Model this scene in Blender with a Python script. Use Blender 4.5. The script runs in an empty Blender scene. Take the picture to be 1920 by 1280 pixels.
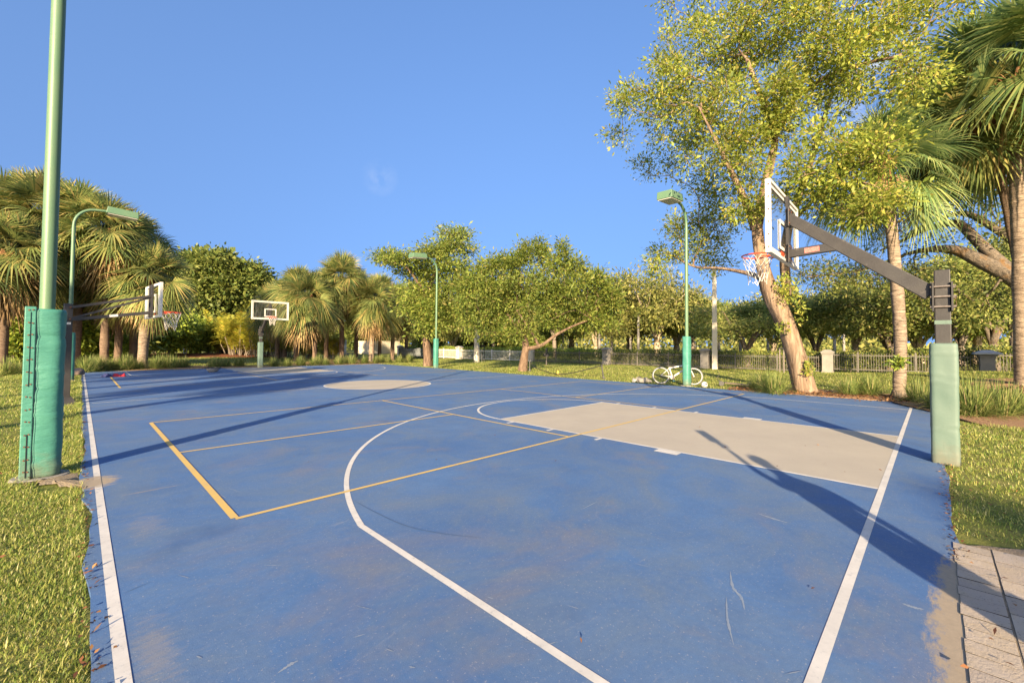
import bpy, math, random
import numpy as np
from mathutils import Vector, Matrix

sc = bpy.context.scene
COL = sc.collection
R = math.radians

# ------------------------------------------------------------------ camera
CX, CY, CH, YAW, PIT, ROL, FO, UX, UY = (-7.6652, -0.37189, 1.47307, 0.80031, 0.027627, 0.006763, 799.226, 972.972, 624.178)
Fv = np.array([math.sin(YAW)*math.cos(PIT), math.cos(YAW)*math.cos(PIT), math.sin(PIT)])
Rv = np.array([math.cos(YAW), -math.sin(YAW), 0.0]); Uv = np.cross(Rv, Fv)
R2 = Rv*math.cos(ROL)+Uv*math.sin(ROL); U2 = -Rv*math.sin(ROL)+Uv*math.cos(ROL)
CAMP = np.array([CX, CY, CH])
cd = bpy.data.cameras.new('camera'); cam = bpy.data.objects.new('camera', cd); COL.objects.link(cam)
cd.sensor_width = 36; cd.lens = FO*36/1920; cd.shift_x = (960-UX)/1920; cd.shift_y = (UY-640)/1920
cd.clip_start = 0.05; cd.clip_end = 3000
M = Matrix(((R2[0], U2[0], -Fv[0], CX), (R2[1], U2[1], -Fv[1], CY), (R2[2], U2[2], -Fv[2], CH), (0, 0, 0, 1)))
cam.matrix_world = M
sc.camera = cam

# ------------------------------------------------------------------ sky, sun, exposure
SUN_EL, SUN_ROT = 17.0, 233.1
w = bpy.data.worlds.new("World"); sc.world = w; w.use_nodes = True
nt = w.node_tree; N = nt.nodes; L = nt.links
sky = N.new('ShaderNodeTexSky'); sky.sky_type = 'NISHITA'; sky.sun_disc = False
sky.sun_elevation = R(SUN_EL); sky.sun_rotation = R(SUN_ROT)
sky.air_density = 1.0; sky.dust_density = 3.0; sky.ozone_density = 1.7
tc = N.new('ShaderNodeTexCoord')
vm = N.new('ShaderNodeVectorMath'); vm.operation = 'MULTIPLY_ADD'
vm.inputs[1].default_value = (1, 1, 0.36); vm.inputs[2].default_value = (0, 0, 0.52)
L.new(tc.outputs['Generated'], vm.inputs[0])
vn = N.new('ShaderNodeVectorMath'); vn.operation = 'NORMALIZE'; L.new(vm.outputs[0], vn.inputs[0])
L.new(vn.outputs[0], sky.inputs['Vector'])
hs = N.new('ShaderNodeHueSaturation'); hs.inputs['Saturation'].default_value = 1.20; hs.inputs['Hue'].default_value = 0.51
L.new(sky.outputs[0], hs.inputs['Color'])
bg = N['Background']; bg.inputs[1].default_value = 0.101
last = hs.outputs[0]
for (cu, cv, cr, ck, cs) in ((712, 334, .04, .15, 34), (1640, 130, .10, .75, 26)):      # two faint scraps of cloud
    d_ = Fv + R2*(cu-UX)/FO + U2*(UY-cv)/FO; d_ = d_/np.linalg.norm(d_)
    ds = N.new('ShaderNodeVectorMath'); ds.operation = 'DISTANCE'; L.new(tc.outputs['Generated'], ds.inputs[0]); ds.inputs[1].default_value = tuple(d_)
    mr = N.new('ShaderNodeMapRange'); mr.inputs[1].default_value = cr; mr.inputs[2].default_value = 0; L.new(ds.outputs['Value'], mr.inputs[0])
    nz_ = N.new('ShaderNodeTexNoise'); nz_.inputs['Scale'].default_value = cs; nz_.inputs['Detail'].default_value = 7; L.new(tc.outputs['Generated'], nz_.inputs['Vector'])
    m1 = N.new('ShaderNodeMapRange'); m1.inputs[1].default_value = .40; m1.inputs[2].default_value = .72; L.new(nz_.outputs['Fac'], m1.inputs[0])
    mu = N.new('ShaderNodeMath'); mu.operation = 'MULTIPLY'; L.new(mr.outputs[0], mu.inputs[0]); L.new(m1.outputs[0], mu.inputs[1])
    mk = N.new('ShaderNodeMath'); mk.operation = 'MULTIPLY'; L.new(mu.outputs[0], mk.inputs[0]); mk.inputs[1].default_value = ck
    mx_ = N.new('ShaderNodeMix'); mx_.data_type = 'RGBA'; L.new(mk.outputs[0], mx_.inputs[0]); L.new(last, mx_.inputs[6]); mx_.inputs[7].default_value = (3.4, 3.3, 3.2, 1); last = mx_.outputs[2]
L.new(last, bg.inputs[0])
sl = bpy.data.lights.new('sun', 'SUN'); sl.energy = 4.5; sl.angle = R(0.5); sl.color = (1.0, 0.79, 0.52)
so = bpy.data.objects.new('sun', sl); COL.objects.link(so)
SD = Vector((0.80*math.cos(R(SUN_EL)), 0.60*math.cos(R(SUN_EL)), -math.sin(R(SUN_EL))))
so.rotation_euler = SD.to_track_quat('-Z', 'Y').to_euler(); so.location = (-30, -25, 20)
sc.view_settings.view_transform = 'Standard'; sc.view_settings.look = 'None'
sc.view_settings.gamma = 1.0; sc.view_settings.use_curve_mapping = False
sc.view_settings.exposure = 1.86
sc.cycles.max_bounces = 8; sc.cycles.transparent_max_bounces = 12
sc.cycles.diffuse_bounces = 5

# ------------------------------------------------------------------ projection helpers (photo measurements to metres)
def ray(u, v): return Fv + R2*(u-UX)/FO + U2*(UY-v)/FO
def gp(u, v, z=0.0):
    d = ray(u, v); t = (z-CH)/d[2]; return CAMP+d*t
def at(u, v, dist):
    d = ray(u, v); return CAMP + d*(dist/math.hypot(d[0], d[1]))
def az(u, dist):
    p = at(u, 640, dist); return np.array([p[0], p[1], 0.0])
def sizes(u, dist):
    th = math.atan((u-UX)/FO); dep = dist*math.cos(th)
    return dep*math.cos(th)/FO, dep/FO          # metres per pixel: lateral, vertical

# ------------------------------------------------------------------ mesh helpers
def tag(o, label=None, cat=None, group=None, kind=None):
    if label: o['label'] = label
    if cat: o['category'] = cat
    if group: o['group'] = group
    if kind: o['kind'] = kind
    return o
def empty(name, loc=(0, 0, 0), rz=0.0, label=None, cat=None, group=None):
    o = bpy.data.objects.new(name, None); COL.objects.link(o); o.location = tuple(loc); o.rotation_euler = (0, 0, rz)
    o.empty_display_size = 0.2
    return tag(o, label, cat, group)
def link_mesh(name, me, m, parent=None, loc=None):
    o = bpy.data.objects.new(name, me); COL.objects.link(o)
    if m is not None: me.materials.append(m)
    if parent is not None: o.parent = parent
    if loc is not None: o.location = tuple(loc)
    return o
def np_mesh(name, V, Fa, m, parent=None, smooth=False, loc=None):
    V = np.asarray(V, np.float32); me = bpy.data.meshes.new(name)
    if isinstance(Fa, np.ndarray): Fa = [Fa]
    nl = sum(f.size for f in Fa); npoly = sum(len(f) for f in Fa)
    me.vertices.add(len(V)); me.vertices.foreach_set('co', V.ravel())
    me.loops.add(nl); me.polygons.add(npoly)
    me.loops.foreach_set('vertex_index', np.concatenate([f.ravel() for f in Fa]).astype(np.int32))
    starts = []; c = 0
    for f in Fa:
        k = f.shape[1]; starts.append(c+np.arange(len(f))*k); c += f.size
    me.polygons.foreach_set('loop_start', np.concatenate(starts).astype(np.int32))
    if smooth: me.polygons.foreach_set('use_smooth', np.ones(npoly, bool))
    me.update(calc_edges=True); me.validate()
    return link_mesh(name, me, m, parent, loc)
class MB:
    def __init__(s): s.v = []; s.f = []
    def box(s, c, sz, rot=None, taper=1.0):
        b = len(s.v); hx, hy, hz = [q/2 for q in sz]
        for z, k in ((-hz, 1.0), (hz, taper)):
            for x, y in ((-hx, -hy), (hx, -hy), (hx, hy), (-hx, hy)):
                p = Vector((x*k, y*k, z))
                if rot is not None: p = rot @ p
                s.v.append((p[0]+c[0], p[1]+c[1], p[2]+c[2]))
        for q in ((3, 2, 1, 0), (4, 5, 6, 7), (0, 1, 5, 4), (1, 2, 6, 5), (2, 3, 7, 6), (3, 0, 4, 7)): s.f.append(tuple(b+i for i in q))
        return s
    def beam(s, a, b, w, h, w2=None, h2=None):
        a = Vector(a); b = Vector(b); d = (b-a).normalized(); up = Vector((0, 0, 1))
        if abs(d.z) > 0.99: up = Vector((0, 1, 0))
        sx = d.cross(up).normalized(); uz = sx.cross(d).normalized(); k = len(s.v); w2 = w2 or w; h2 = h2 or h
        for p, ww, hh in ((a, w, h), (b, w2, h2)):
            for i, j in ((-1, -1), (1, -1), (1, 1), (-1, 1)): s.v.append(tuple(p+sx*i*ww/2+uz*j*hh/2))
        for q in ((0, 1, 2, 3), (7, 6, 5, 4), (0, 4, 5, 1), (1, 5, 6, 2), (2, 6, 7, 3), (3, 7, 4, 0)): s.f.append(tuple(k+i for i in q))
        return s
    def tube(s, pts, r, n=8, cap=True, closed=False):
        pts = [Vector(p) for p in pts]; m = len(pts)
        rr = r if hasattr(r, '__len__') else [r]*m
        b = len(s.v); prev = None
        for i, p in enumerate(pts):
            if closed: d = pts[(i+1) % m]-pts[i-1]
            else: d = pts[min(i+1, m-1)]-pts[max(i-1, 0)]
            d = d.normalized() if d.length > 1e-9 else Vector((0, 0, 1))
            if prev is None:
                up = Vector((0, 0, 1)) if abs(d.z) < 0.9 else Vector((1, 0, 0)); x = d.cross(up).normalized()
            else:
                x = prev-d*prev.dot(d); x = x.normalized() if x.length > 1e-6 else d.orthogonal().normalized()
            prev = x; y = d.cross(x)
            for k in range(n):
                a = 2*math.pi*k/n; s.v.append(tuple(p+(x*math.cos(a)+y*math.sin(a))*rr[i]))
        for i in range(m if closed else m-1):
            i2 = (i+1) % m
            for k in range(n):
                k2 = (k+1) % n; s.f.append((b+i*n+k, b+i*n+k2, b+i2*n+k2, b+i2*n+k))
        if cap and not closed:
            s.f.append(tuple(b+k for k in reversed(range(n)))); s.f.append(tuple(b+(m-1)*n+k for k in range(n)))
        return s
    def lathe(s, prof, n=24, c=(0, 0, 0)):
        b = len(s.v)
        for r, z in prof:
            for k in range(n):
                a = 2*math.pi*k/n; s.v.append((c[0]+r*math.cos(a), c[1]+r*math.sin(a), c[2]+z))
        for i in range(len(prof)-1):
            for k in range(n):
                k2 = (k+1) % n; s.f.append((b+i*n+k, b+i*n+k2, b+(i+1)*n+k2, b+(i+1)*n+k))
        s.f.append(tuple(b+k for k in reversed(range(n)))); s.f.append(tuple(b+(len(prof)-1)*n+k for k in range(n)))
        return s
    def poly(s, pts, z=None):
        b = len(s.v); s.v += [tuple(p) if z is None else (p[0], p[1], z) for p in pts]; s.f.append(tuple(range(b, b+len(pts)))); return s
    def strip(s, pts, width, z):          # flat painted line
        b = len(s.v); m = len(pts)
        for i, p in enumerate(pts):
            q0 = np.array(pts[max(i-1, 0)], float); q1 = np.array(pts[min(i+1, m-1)], float); d = (q1-q0)/max(1e-9, np.hypot(*(q1-q0))); n = np.array([-d[1], d[0]])*width/2
            s.v.append((p[0]+n[0], p[1]+n[1], z)); s.v.append((p[0]-n[0], p[1]-n[1], z))
        for i in range(m-1): s.f.append((b+2*i+1, b+2*i+3, b+2*i+2, b+2*i))
        return s
    def build(s, name, m, parent=None, smooth=False, bevel=0.0, loc=None, auto=None):
        me = bpy.data.meshes.new(name); me.from_pydata(s.v, [], s.f)
        if smooth: me.polygons.foreach_set('use_smooth', [True]*len(me.polygons))
        if auto is not None:
            me.polygons.foreach_set('use_smooth', [True]*len(me.polygons)); me.set_sharp_from_angle(angle=R(auto))
        me.update(); o = link_mesh(name, me, m, parent, loc)
        if bevel:
            md = o.modifiers.new('bevel', 'BEVEL'); md.width = bevel; md.segments = 2; md.limit_method = 'ANGLE'; md.angle_limit = R(40)
        return o
def children(o): return [c for c in bpy.data.objects if c.parent == o]
def copy_tree(o, parent=None):
    c = o.copy(); COL.objects.link(c)
    if parent is not None: c.parent = parent
    for ch in children(o): copy_tree(ch, c)
    return c
def spline(pts, n):
    pts = np.array(pts, float); m = len(pts)
    if m < 3: return np.array([pts[0]+(pts[-1]-pts[0])*t for t in np.linspace(0, 1, n)])
    out = []
    for t in np.linspace(0, m-1, n):
        i = min(int(t), m-2); f = t-i
        p0, p1, p2, p3 = pts[max(i-1, 0)], pts[i], pts[i+1], pts[min(i+2, m-1)]
        out.append(0.5*((2*p1)+(-p0+p2)*f+(2*p0-5*p1+4*p2-p3)*f*f+(-p0+3*p1-3*p2+p3)*f**3))
    return np.array(out)

# ------------------------------------------------------------------ materials
class NT:
    def __init__(s, name):
        s.m = bpy.data.materials.new(name); s.m.use_nodes = True; s.t = s.m.node_tree; s.b = s.t.nodes['Principled BSDF']; s.out = s.t.nodes['Material Output']
    def n(s, t, **kw):
        x = s.t.nodes.new(t)
        for k, v in kw.items(): setattr(x, k, v)
        return x
    def l(s, a, b): s.t.links.new(a, b)
    def pos(s):
        g = s.n('ShaderNodeNewGeometry'); return g.outputs['Position']
    def obj(s): return s.n('ShaderNodeTexCoord').outputs['Object']
    def noise(s, vec, scale, detail=4, rough=0.55, stretch=None, dist=0.0):
        if stretch is not None:
            mp = s.n('ShaderNodeMapping'); mp.inputs['Scale'].default_value = stretch[:3]
            if len(stretch) > 3: mp.inputs['Rotation'].default_value = (0, 0, stretch[3])
            s.l(vec, mp.inputs[0]); vec = mp.outputs[0]
        x = s.n('ShaderNodeTexNoise'); x.inputs['Scale'].default_value = scale; x.inputs['Detail'].default_value = detail; x.inputs['Roughness'].default_value = rough; x.inputs['Distortion'].default_value = dist
        s.l(vec, x.inputs['Vector']); return x.outputs['Fac']
    def ramp(s, fac, stops):
        x = s.n('ShaderNodeValToRGB'); e = x.color_ramp.elements
        e[0].position, e[0].color = stops[0][0], (*stops[0][1], 1); e[1].position, e[1].color = stops[-1][0], (*stops[-1][1], 1)
        for p, c in stops[1:-1]:
            q = e.new(p); q.color = (*c, 1)
        s.l(fac, x.inputs[0]); return x.outputs[0]
    def mask(s, fac, lo, hi):
        x = s.n('ShaderNodeMapRange', clamp=True); x.inputs[1].default_value = lo; x.inputs[2].default_value = hi; s.l(fac, x.inputs[0]); return x.outputs[0]
    def math(s, op, a, b=None):
        x = s.n('ShaderNodeMath', operation=op)
        for i, q in enumerate((a, b)):
            if q is None: continue
            if isinstance(q, (int, float)): x.inputs[i].default_value = q
            else: s.l(q, x.inputs[i])
        return x.outputs[0]
    def mix(s, fac, a, b, mode='MIX'):
        x = s.n('ShaderNodeMix', data_type='RGBA', blend_type=mode)
        for i, q in ((0, fac), (6, a), (7, b)):
            if isinstance(q, (int, float)): x.inputs[i].default_value = q
            elif isinstance(q, tuple): x.inputs[i].default_value = (*q, 1)
            else: s.l(q, x.inputs[i])
        return x.outputs[2]
    def bump(s, h, strength=0.3, dist=0.01):
        x = s.n('ShaderNodeBump'); x.inputs['Strength'].default_value = strength; x.inputs['Distance'].default_value = dist
        s.l(h, x.inputs['Height']); s.l(x.outputs[0], s.b.inputs['Normal'])
    def col(s, c):
        if isinstance(c, tuple): s.b.inputs['Base Color'].default_value = (*c, 1)
        else: s.l(c, s.b.inputs['Base Color'])
    def fin(s, rough=0.7, metal=0.0, spec=0.4):
        if isinstance(rough, (int, float)): s.b.inputs['Roughness'].default_value = rough
        else: s.l(rough, s.b.inputs['Roughness'])
        s.b.inputs['Metallic'].default_value = metal; s.b.inputs['Specular IOR Level'].default_value = spec
        return s.m
def pmat(name, c1, c2=None, scale=6.0, rough=0.6, metal=0.0, bump=0.0, bscale=30.0, spec=0.4, world=False, dirt=None, stretch=None, base=None):
    t = NT(name); v = t.pos() if world else t.obj()
    if c2 is None: c2 = tuple(x*0.75 for x in c1)
    f = t.mask(t.noise(v, scale, 5, 0.6, stretch), 0.32, 0.68); c = t.mix(f, c1, c2)
    if dirt: c = t.mix(t.mask(t.noise(v, dirt[1], 6, 0.7), dirt[2], dirt[2]+0.08), c, dirt[0])
    if base:
        sz = t.n('ShaderNodeSeparateXYZ'); t.l(v, sz.inputs[0]); hh = t.math('ADD', sz.outputs[2], t.math('MULTIPLY', t.math('SUBTRACT', t.noise(v, 9, 6, .7), .5), .5))
        c = t.mix(t.math('MULTIPLY', t.mask(hh, .30, .02), .7), c, base); c = t.mix(t.math('MULTIPLY', t.mask(t.noise(v, 3.5, 7, .75, (5, 5, .5)), .56, .74), .35), c, tuple(q*.6 for q in c1))
    t.col(c)
    if bump: t.bump(t.noise(v, bscale, 5, 0.6, stretch), bump, 0.02)
    return t.fin(rough, metal, spec)
def leafmat(name, stops, trans=0.25, rough=0.55, gain=2.0):
    t = NT(name); g = t.n('ShaderNodeNewGeometry'); oi = t.n('ShaderNodeObjectInfo')
    c = t.ramp(g.outputs['Random Per Island'], [(p, tuple(min(.6, x*gain) for x in q)) for p, q in stops])
    hv = t.n('ShaderNodeHueSaturation'); t.l(c, hv.inputs['Color'])
    vv = t.n('ShaderNodeMapRange'); vv.inputs[3].default_value = 0.82; vv.inputs[4].default_value = 1.18; t.l(oi.outputs['Random'], vv.inputs[0]); nzv = t.n('ShaderNodeMapRange'); nzv.inputs[1].default_value = .3; nzv.inputs[2].default_value = .7; nzv.inputs[3].default_value = .72; nzv.inputs[4].default_value = 1.25; t.l(t.noise(t.obj(), .9, 3, .6), nzv.inputs[0])
    t.l(t.math('MULTIPLY', vv.outputs[0], nzv.outputs[0]), hv.inputs['Value'])
    c = hv.outputs[0]
    t.col(c); t.fin(rough, 0.0, 0.35)
    tr = t.n('ShaderNodeBsdfTranslucent'); t.l(c, tr.inputs[0]); mx = t.n('ShaderNodeMixShader'); mx.inputs[0].default_value = min(.5, trans*1.5)
    t.l(t.b.outputs[0], mx.inputs[1]); t.l(tr.outputs[0], mx.inputs[2]); t.l(mx.outputs[0], t.out.inputs[0])
    return t.m

MT = {}
MT['green_pole'] = pmat('green_paint', (0.075, 0.155, 0.09), (0.115, 0.18, 0.098), 1.2, 0.45, 0, 0.05, 40, dirt=((0.16, 0.13, 0.06), 5, 0.66))
MT['pad'] = pmat('green_vinyl', (0.045, 0.18, 0.135), (0.06, 0.215, 0.16), 2.0, 0.5, 0, 0.5, 7, stretch=(1, 1, 3.5), base=(.14, .13, .085))
MT['pad_pale'] = pmat('faded_green_vinyl', (0.085, 0.135, 0.108), (0.112, 0.16, 0.13), 1.6, 0.6, 0, 0.25, 5, dirt=((0.28, 0.29, 0.25), 3.0, 0.68), base=(.13, .12, .085))
MT['black'] = pmat('black_steel', (0.024, 0.022, 0.022), (0.038, 0.035, 0.033), 5, 0.5, 0, 0.08, 60, dirt=((0.07, 0.062, 0.056), 7, 0.60), stretch=None)
MT['dark'] = pmat('dark_gap', (0.01, 0.012, 0.01))
MT['white_metal'] = pmat('white_steel', (0.58, 0.555, 0.50), (0.48, 0.46, 0.41), 4, 0.5, dirt=((0.36, 0.28, 0.19), 14, 0.66))
MT['rim'] = pmat('red_steel', (0.62, 0.07, 0.025), (0.52, 0.055, 0.02), 5, 0.4)
MT['net'] = pmat('white_cord', (0.66, 0.62, 0.55), (0.5, 0.47, 0.42), 20, 0.8)
MT['rust'] = pmat('rust', (0.16, 0.06, 0.03), (0.09, 0.035, 0.02), 30, 0.8)
MT['steel'] = pmat('galvanised_bolt', (0.32, 0.28, 0.25), (0.2, 0.16, 0.13), 20, 0.45, 0.6)
MT['redlabel'] = pmat('red_sticker', (0.40, 0.08, 0.06), (0.5, 0.2, 0.17), 60, 0.5)
MT['concrete'] = pmat('concrete', (0.26, 0.24, 0.21), (0.20, 0.185, 0.165), 3, 0.85, 0, 0.3, 20, dirt=((0.2, 0.19, 0.17), 4, 0.62))
MT['stucco'] = pmat('cream_stucco', (0.60, 0.54, 0.42), (0.52, 0.46, 0.35), 1.5, 0.85, 0, 0.3, 25, dirt=((0.38, 0.34, 0.26), 3, 0.64))
MT['white_paint'] = pmat('white_fence_paint', (0.72, 0.70, 0.64), (0.62, 0.60, 0.55), 2, 0.6)
MT['grey_picket'] = pmat('bronze_grey_fence_paint', (0.14, 0.127, 0.108), (0.10, 0.09, 0.077), 3, 0.6)
MT['capgrey'] = pmat('grey_slate_cap', (0.40, 0.41, 0.43), (0.32, 0.33, 0.35), 3, 0.7)
def glassmat():
    t = NT('scratched_acrylic'); v = t.obj()
    t.col(t.mix(t.noise(v, 4, 5), (0.30, 0.28, 0.25), (0.18, 0.17, 0.16))); t.fin(0.25, 0, 0.5)
    tr = t.n('ShaderNodeBsdfTransparent'); tr.inputs[0].default_value = (0.94, 0.95, 0.94, 1)
    mx = t.n('ShaderNodeMixShader'); t.l(t.mask(t.noise(v, 2.2, 6, 0.65, (6, 1, 1)), 0.35, 3.2), mx.inputs[0])
    t.l(tr.outputs[0], mx.inputs[1]); t.l(t.b.outputs[0], mx.inputs[2]); t.l(mx.outputs[0], t.out.inputs[0]); return t.m
MT['acrylic'] = glassmat()
def barkmat(name, c1, c2, scale=9, stretch=(1, 1, 0.25), bump=0.9, moss=None):
    t = NT(name); v = t.obj(); f = t.noise(v, scale, 7, 0.68, stretch, 0.6)
    c = t.mix(t.mask(f, 0.35, 0.65), c1, c2)
    if moss: c = t.mix(t.mask(t.noise(v, 2.2, 5, 0.6), 0.52, 0.66), c, moss)
    t.col(c); t.bump(f, bump, 0.06); return t.fin(0.9, 0, 0.15)
MT['bark_warm'] = barkmat('ridged_warm_bark', (0.075, 0.046, 0.03), (0.32, 0.23, 0.155), 6, (1, 1, 0.16), 1.2)
MT['bark_fig'] = barkmat('fig_bark', (0.07, 0.045, 0.032), (0.22, 0.15, 0.10), 8)
MT['bark_grey'] = barkmat('grey_bark', (0.12, 0.10, 0.08), (0.27, 0.22, 0.17), 9)
MT['bark_oak'] = barkmat('oak_bark', (0.07, 0.06, 0.05), (0.20, 0.16, 0.12), 10, (1, 1, 1), 1.0, (0.17, 0.10, 0.045))
MT['bark_pale'] = barkmat('pale_bark', (0.28, 0.22, 0.15), (0.42, 0.34, 0.24), 8)
MT['palm_trunk'] = barkmat('palm_trunk_fibre', (0.10, 0.075, 0.055), (0.36, 0.275, 0.20), 5, (0.7, 0.7, 3.5), 1.1)
MT['palm_trunk_brown'] = barkmat('brown_palm_trunk', (0.10, 0.065, 0.045), (0.24, 0.17, 0.12), 7, (0.7, 0.7, 4.0), 1.0)
MT['boots'] = barkmat('palm_leaf_base_stubs', (0.13, 0.055, 0.022), (0.33, 0.18, 0.09), 10, (1, 1, 0.5), 0.6)
MT['leaf_big'] = leafmat('yellow_green_leaf', [(0, (0.055, 0.08, 0.014)), (0.4, (0.105, 0.128, 0.02)), (0.85, (0.165, 0.165, 0.028)), (1, (0.20, 0.155, 0.04))], 0.34, .55, 2.4)
MT['leaf_fig'] = leafmat('mid_green_leaf', [(0, (0.05, 0.078, 0.014)), (0.45, (0.095, 0.122, 0.022)), (0.9, (0.145, 0.155, 0.03)), (1, (0.175, 0.145, 0.045))], 0.32, .55, 2.3)
MT['leaf_dense'] = leafmat('dense_green_leaf', [(0, (0.045, 0.068, 0.015)), (0.5, (0.09, 0.112, 0.024)), (1, (0.15, 0.155, 0.036))], 0.25)
MT['leaf_oak'] = leafmat('oak_leaf', [(0, (0.045, 0.062, 0.016)), (0.5, (0.085, 0.10, 0.024)), (0.9, (0.13, 0.13, 0.034)), (1, (0.16, 0.13, 0.05))], 0.33, .55, 2.7)
MT['leaf_shrub'] = leafmat('lime_shrub_leaf', [(0, (0.05, 0.09, 0.015)), (0.5, (0.13, 0.17, 0.022)), (1, (0.24, 0.26, 0.04))], 0.28)
MT['leaf_dusty'] = leafmat('olive_leaf', [(0, (0.05, 0.065, 0.018)), (0.45, (0.12, 0.13, 0.03)), (1, (0.22, 0.20, 0.06))], 0.28)
MT['frond'] = leafmat('palm_frond', [(0, (0.055, 0.085, 0.028)), (0.5, (0.13, 0.155, 0.045)), (0.85, (0.22, 0.21, 0.065)), (1, (0.30, 0.22, 0.08))], 0.26, 0.45, 1.45)
MT['frond_fresh'] = leafmat('fresh_palm_frond', [(0, (0.04, 0.075, 0.028)), (0.5, (0.10, 0.14, 0.045)), (1, (0.20, 0.215, 0.075))], 0.33, 0.4, 2.1)
MT['frond_dead'] = leafmat('dead_palm_frond', [(0, (0.13, 0.08, 0.035)), (0.5, (0.25, 0.165, 0.075)), (1, (0.36, 0.26, 0.13))], 0.15, 0.8, 1.3)
MT['areca'] = leafmat('yellow_cane_palm_leaf', [(0, (0.09, 0.115, 0.015)), (0.45, (0.20, 0.20, 0.022)), (0.8, (0.32, 0.26, 0.03)), (1, (0.36, 0.19, 0.035))], 0.28)
MT['tuft'] = leafmat('ornamental_grass_blade', [(0, (0.06, 0.095, 0.022)), (0.55, (0.14, 0.18, 0.045)), (0.88, (0.24, 0.24, 0.08)), (1, (0.34, 0.26, 0.13))], 0.3, .55, 1.45)
MT['lawnblade'] = leafmat('lawn_blade', [(0, (0.055, 0.095, 0.018)), (0.4, (0.125, 0.155, 0.028)), (0.78, (0.20, 0.19, 0.05)), (1, (0.35, 0.27, 0.13))], 0.36, .55, 2.05)
MT['dryleaf'] = leafmat('dry_fallen_leaf', [(0, (0.06, 0.025, 0.014)), (0.5, (0.15, 0.06, 0.025)), (1, (0.25, 0.14, 0.05))], 0.1, .6, 1.3)
MT['hedge'] = leafmat('clipped_hedge_leaf', [(0, (0.03, 0.05, 0.012)), (0.5, (0.085, 0.11, 0.02)), (1, (0.18, 0.17, 0.035))], 0.2)

# ------------------------------------------------------------------ the ground
rng = np.random.default_rng(7)
def lawn_z(x, y):
    x = np.asarray(x, float); y = np.asarray(y, float)
    bump = 0.55*np.exp(-(((x-19)/5.0)**2+((y+4)/5.5)**2))
    away = np.clip((np.maximum(np.abs(x)-7.6, np.maximum(y-29.0, -0.45-y))), 0, 4)/4
    return -0.03+bump*away+0.03*np.sin(x*0.7+1)*np.sin(y*0.53)*away
def lawnmat():
    t = NT('lawn'); v = t.pos()
    a = t.mix(t.mask(t.noise(v, 1.3, 6, 0.65), 0.35, 0.68), (0.115, 0.145, 0.028), (0.235, 0.215, 0.065))
    a = t.mix(t.mask(t.noise(v, 9, 5, 0.7), 0.5, 0.72), a, (0.06, 0.095, 0.02))
    a = t.mix(t.math('MULTIPLY', t.mask(t.noise(v, 0.35, 5, 0.6), 0.56, 0.7), 0.55), a, (0.27, 0.215, 0.10))
    t.col(a); t.bump(t.noise(v, 40, 4, 0.7), 0.8, 0.03); return t.fin(0.9, 0, 0.1)
MT['lawn'] = lawnmat()
gx = np.concatenate([[-900, -300, -120, -60], np.arange(-30, 46, 1.0), [60, 120, 300, 900]]); gy = np.concatenate([[-300, -100, -40], np.arange(-20, 70, 1.0), [90, 140, 300, 900]])
GX, GY = np.meshgrid(gx, gy); GZ = lawn_z(GX, GY); nx, ny = len(gx), len(gy)
ii = (np.arange(ny-1)[:, None]*nx+np.arange(nx-1)[None, :]).ravel()
tag(np_mesh('lawn', np.stack([GX, GY, GZ], -1).reshape(-1, 3), np.stack([ii, ii+1, ii+nx+1, ii+nx], 1), MT['lawn'], smooth=True), kind='structure')

def sandy(t, v, c, only=None):
    sx = t.n('ShaderNodeSeparateXYZ'); t.l(v, sx.inputs[0]); X, Y = sx.outputs[0], sx.outputs[1]
    def near(x0, y0, rx, ry):
        dx = t.math('DIVIDE', t.math('SUBTRACT', X, x0), rx); dy = t.math('DIVIDE', t.math('SUBTRACT', Y, y0), ry)
        return t.math('SUBTRACT', 1.0, t.math('SQRT', t.math('ADD', t.math('MULTIPLY', dx, dx), t.math('MULTIPLY', dy, dy))))
    nz = t.math('MULTIPLY', t.math('SUBTRACT', t.noise(v, 7, 9, 0.82, (1, 2.4, 1)), 0.5), 2.6)
    sand = t.mix(t.noise(v, 30, 5, 0.7), (0.36, 0.295, 0.21), (0.22, 0.18, 0.135))
    for (x0, y0, rx, ry, o, k) in ((-7.54, 5.98, .20, .26, .15, 1.0), (-7.15, 5.25, .4, .05, -.35, .4), (-7.25, 4.2, .3, .8, -.5, .22), (-7.38, 2.3, .16, .7, -.4, .3), (-4.4, -.46, .9, .12, .15, 1.0), (-3.8, -.47, .5, .10, 0.1, 1.0), (-6.0, -.5, 1.2, .22, .1, 1)):
        m = t.mask(t.math('ADD', near(x0, y0, rx, ry), t.math('ADD', nz, o)), 0.0, 0.45)
        c = t.mix(t.math('MULTIPLY', m, k), c, sand)
    return c
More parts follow.
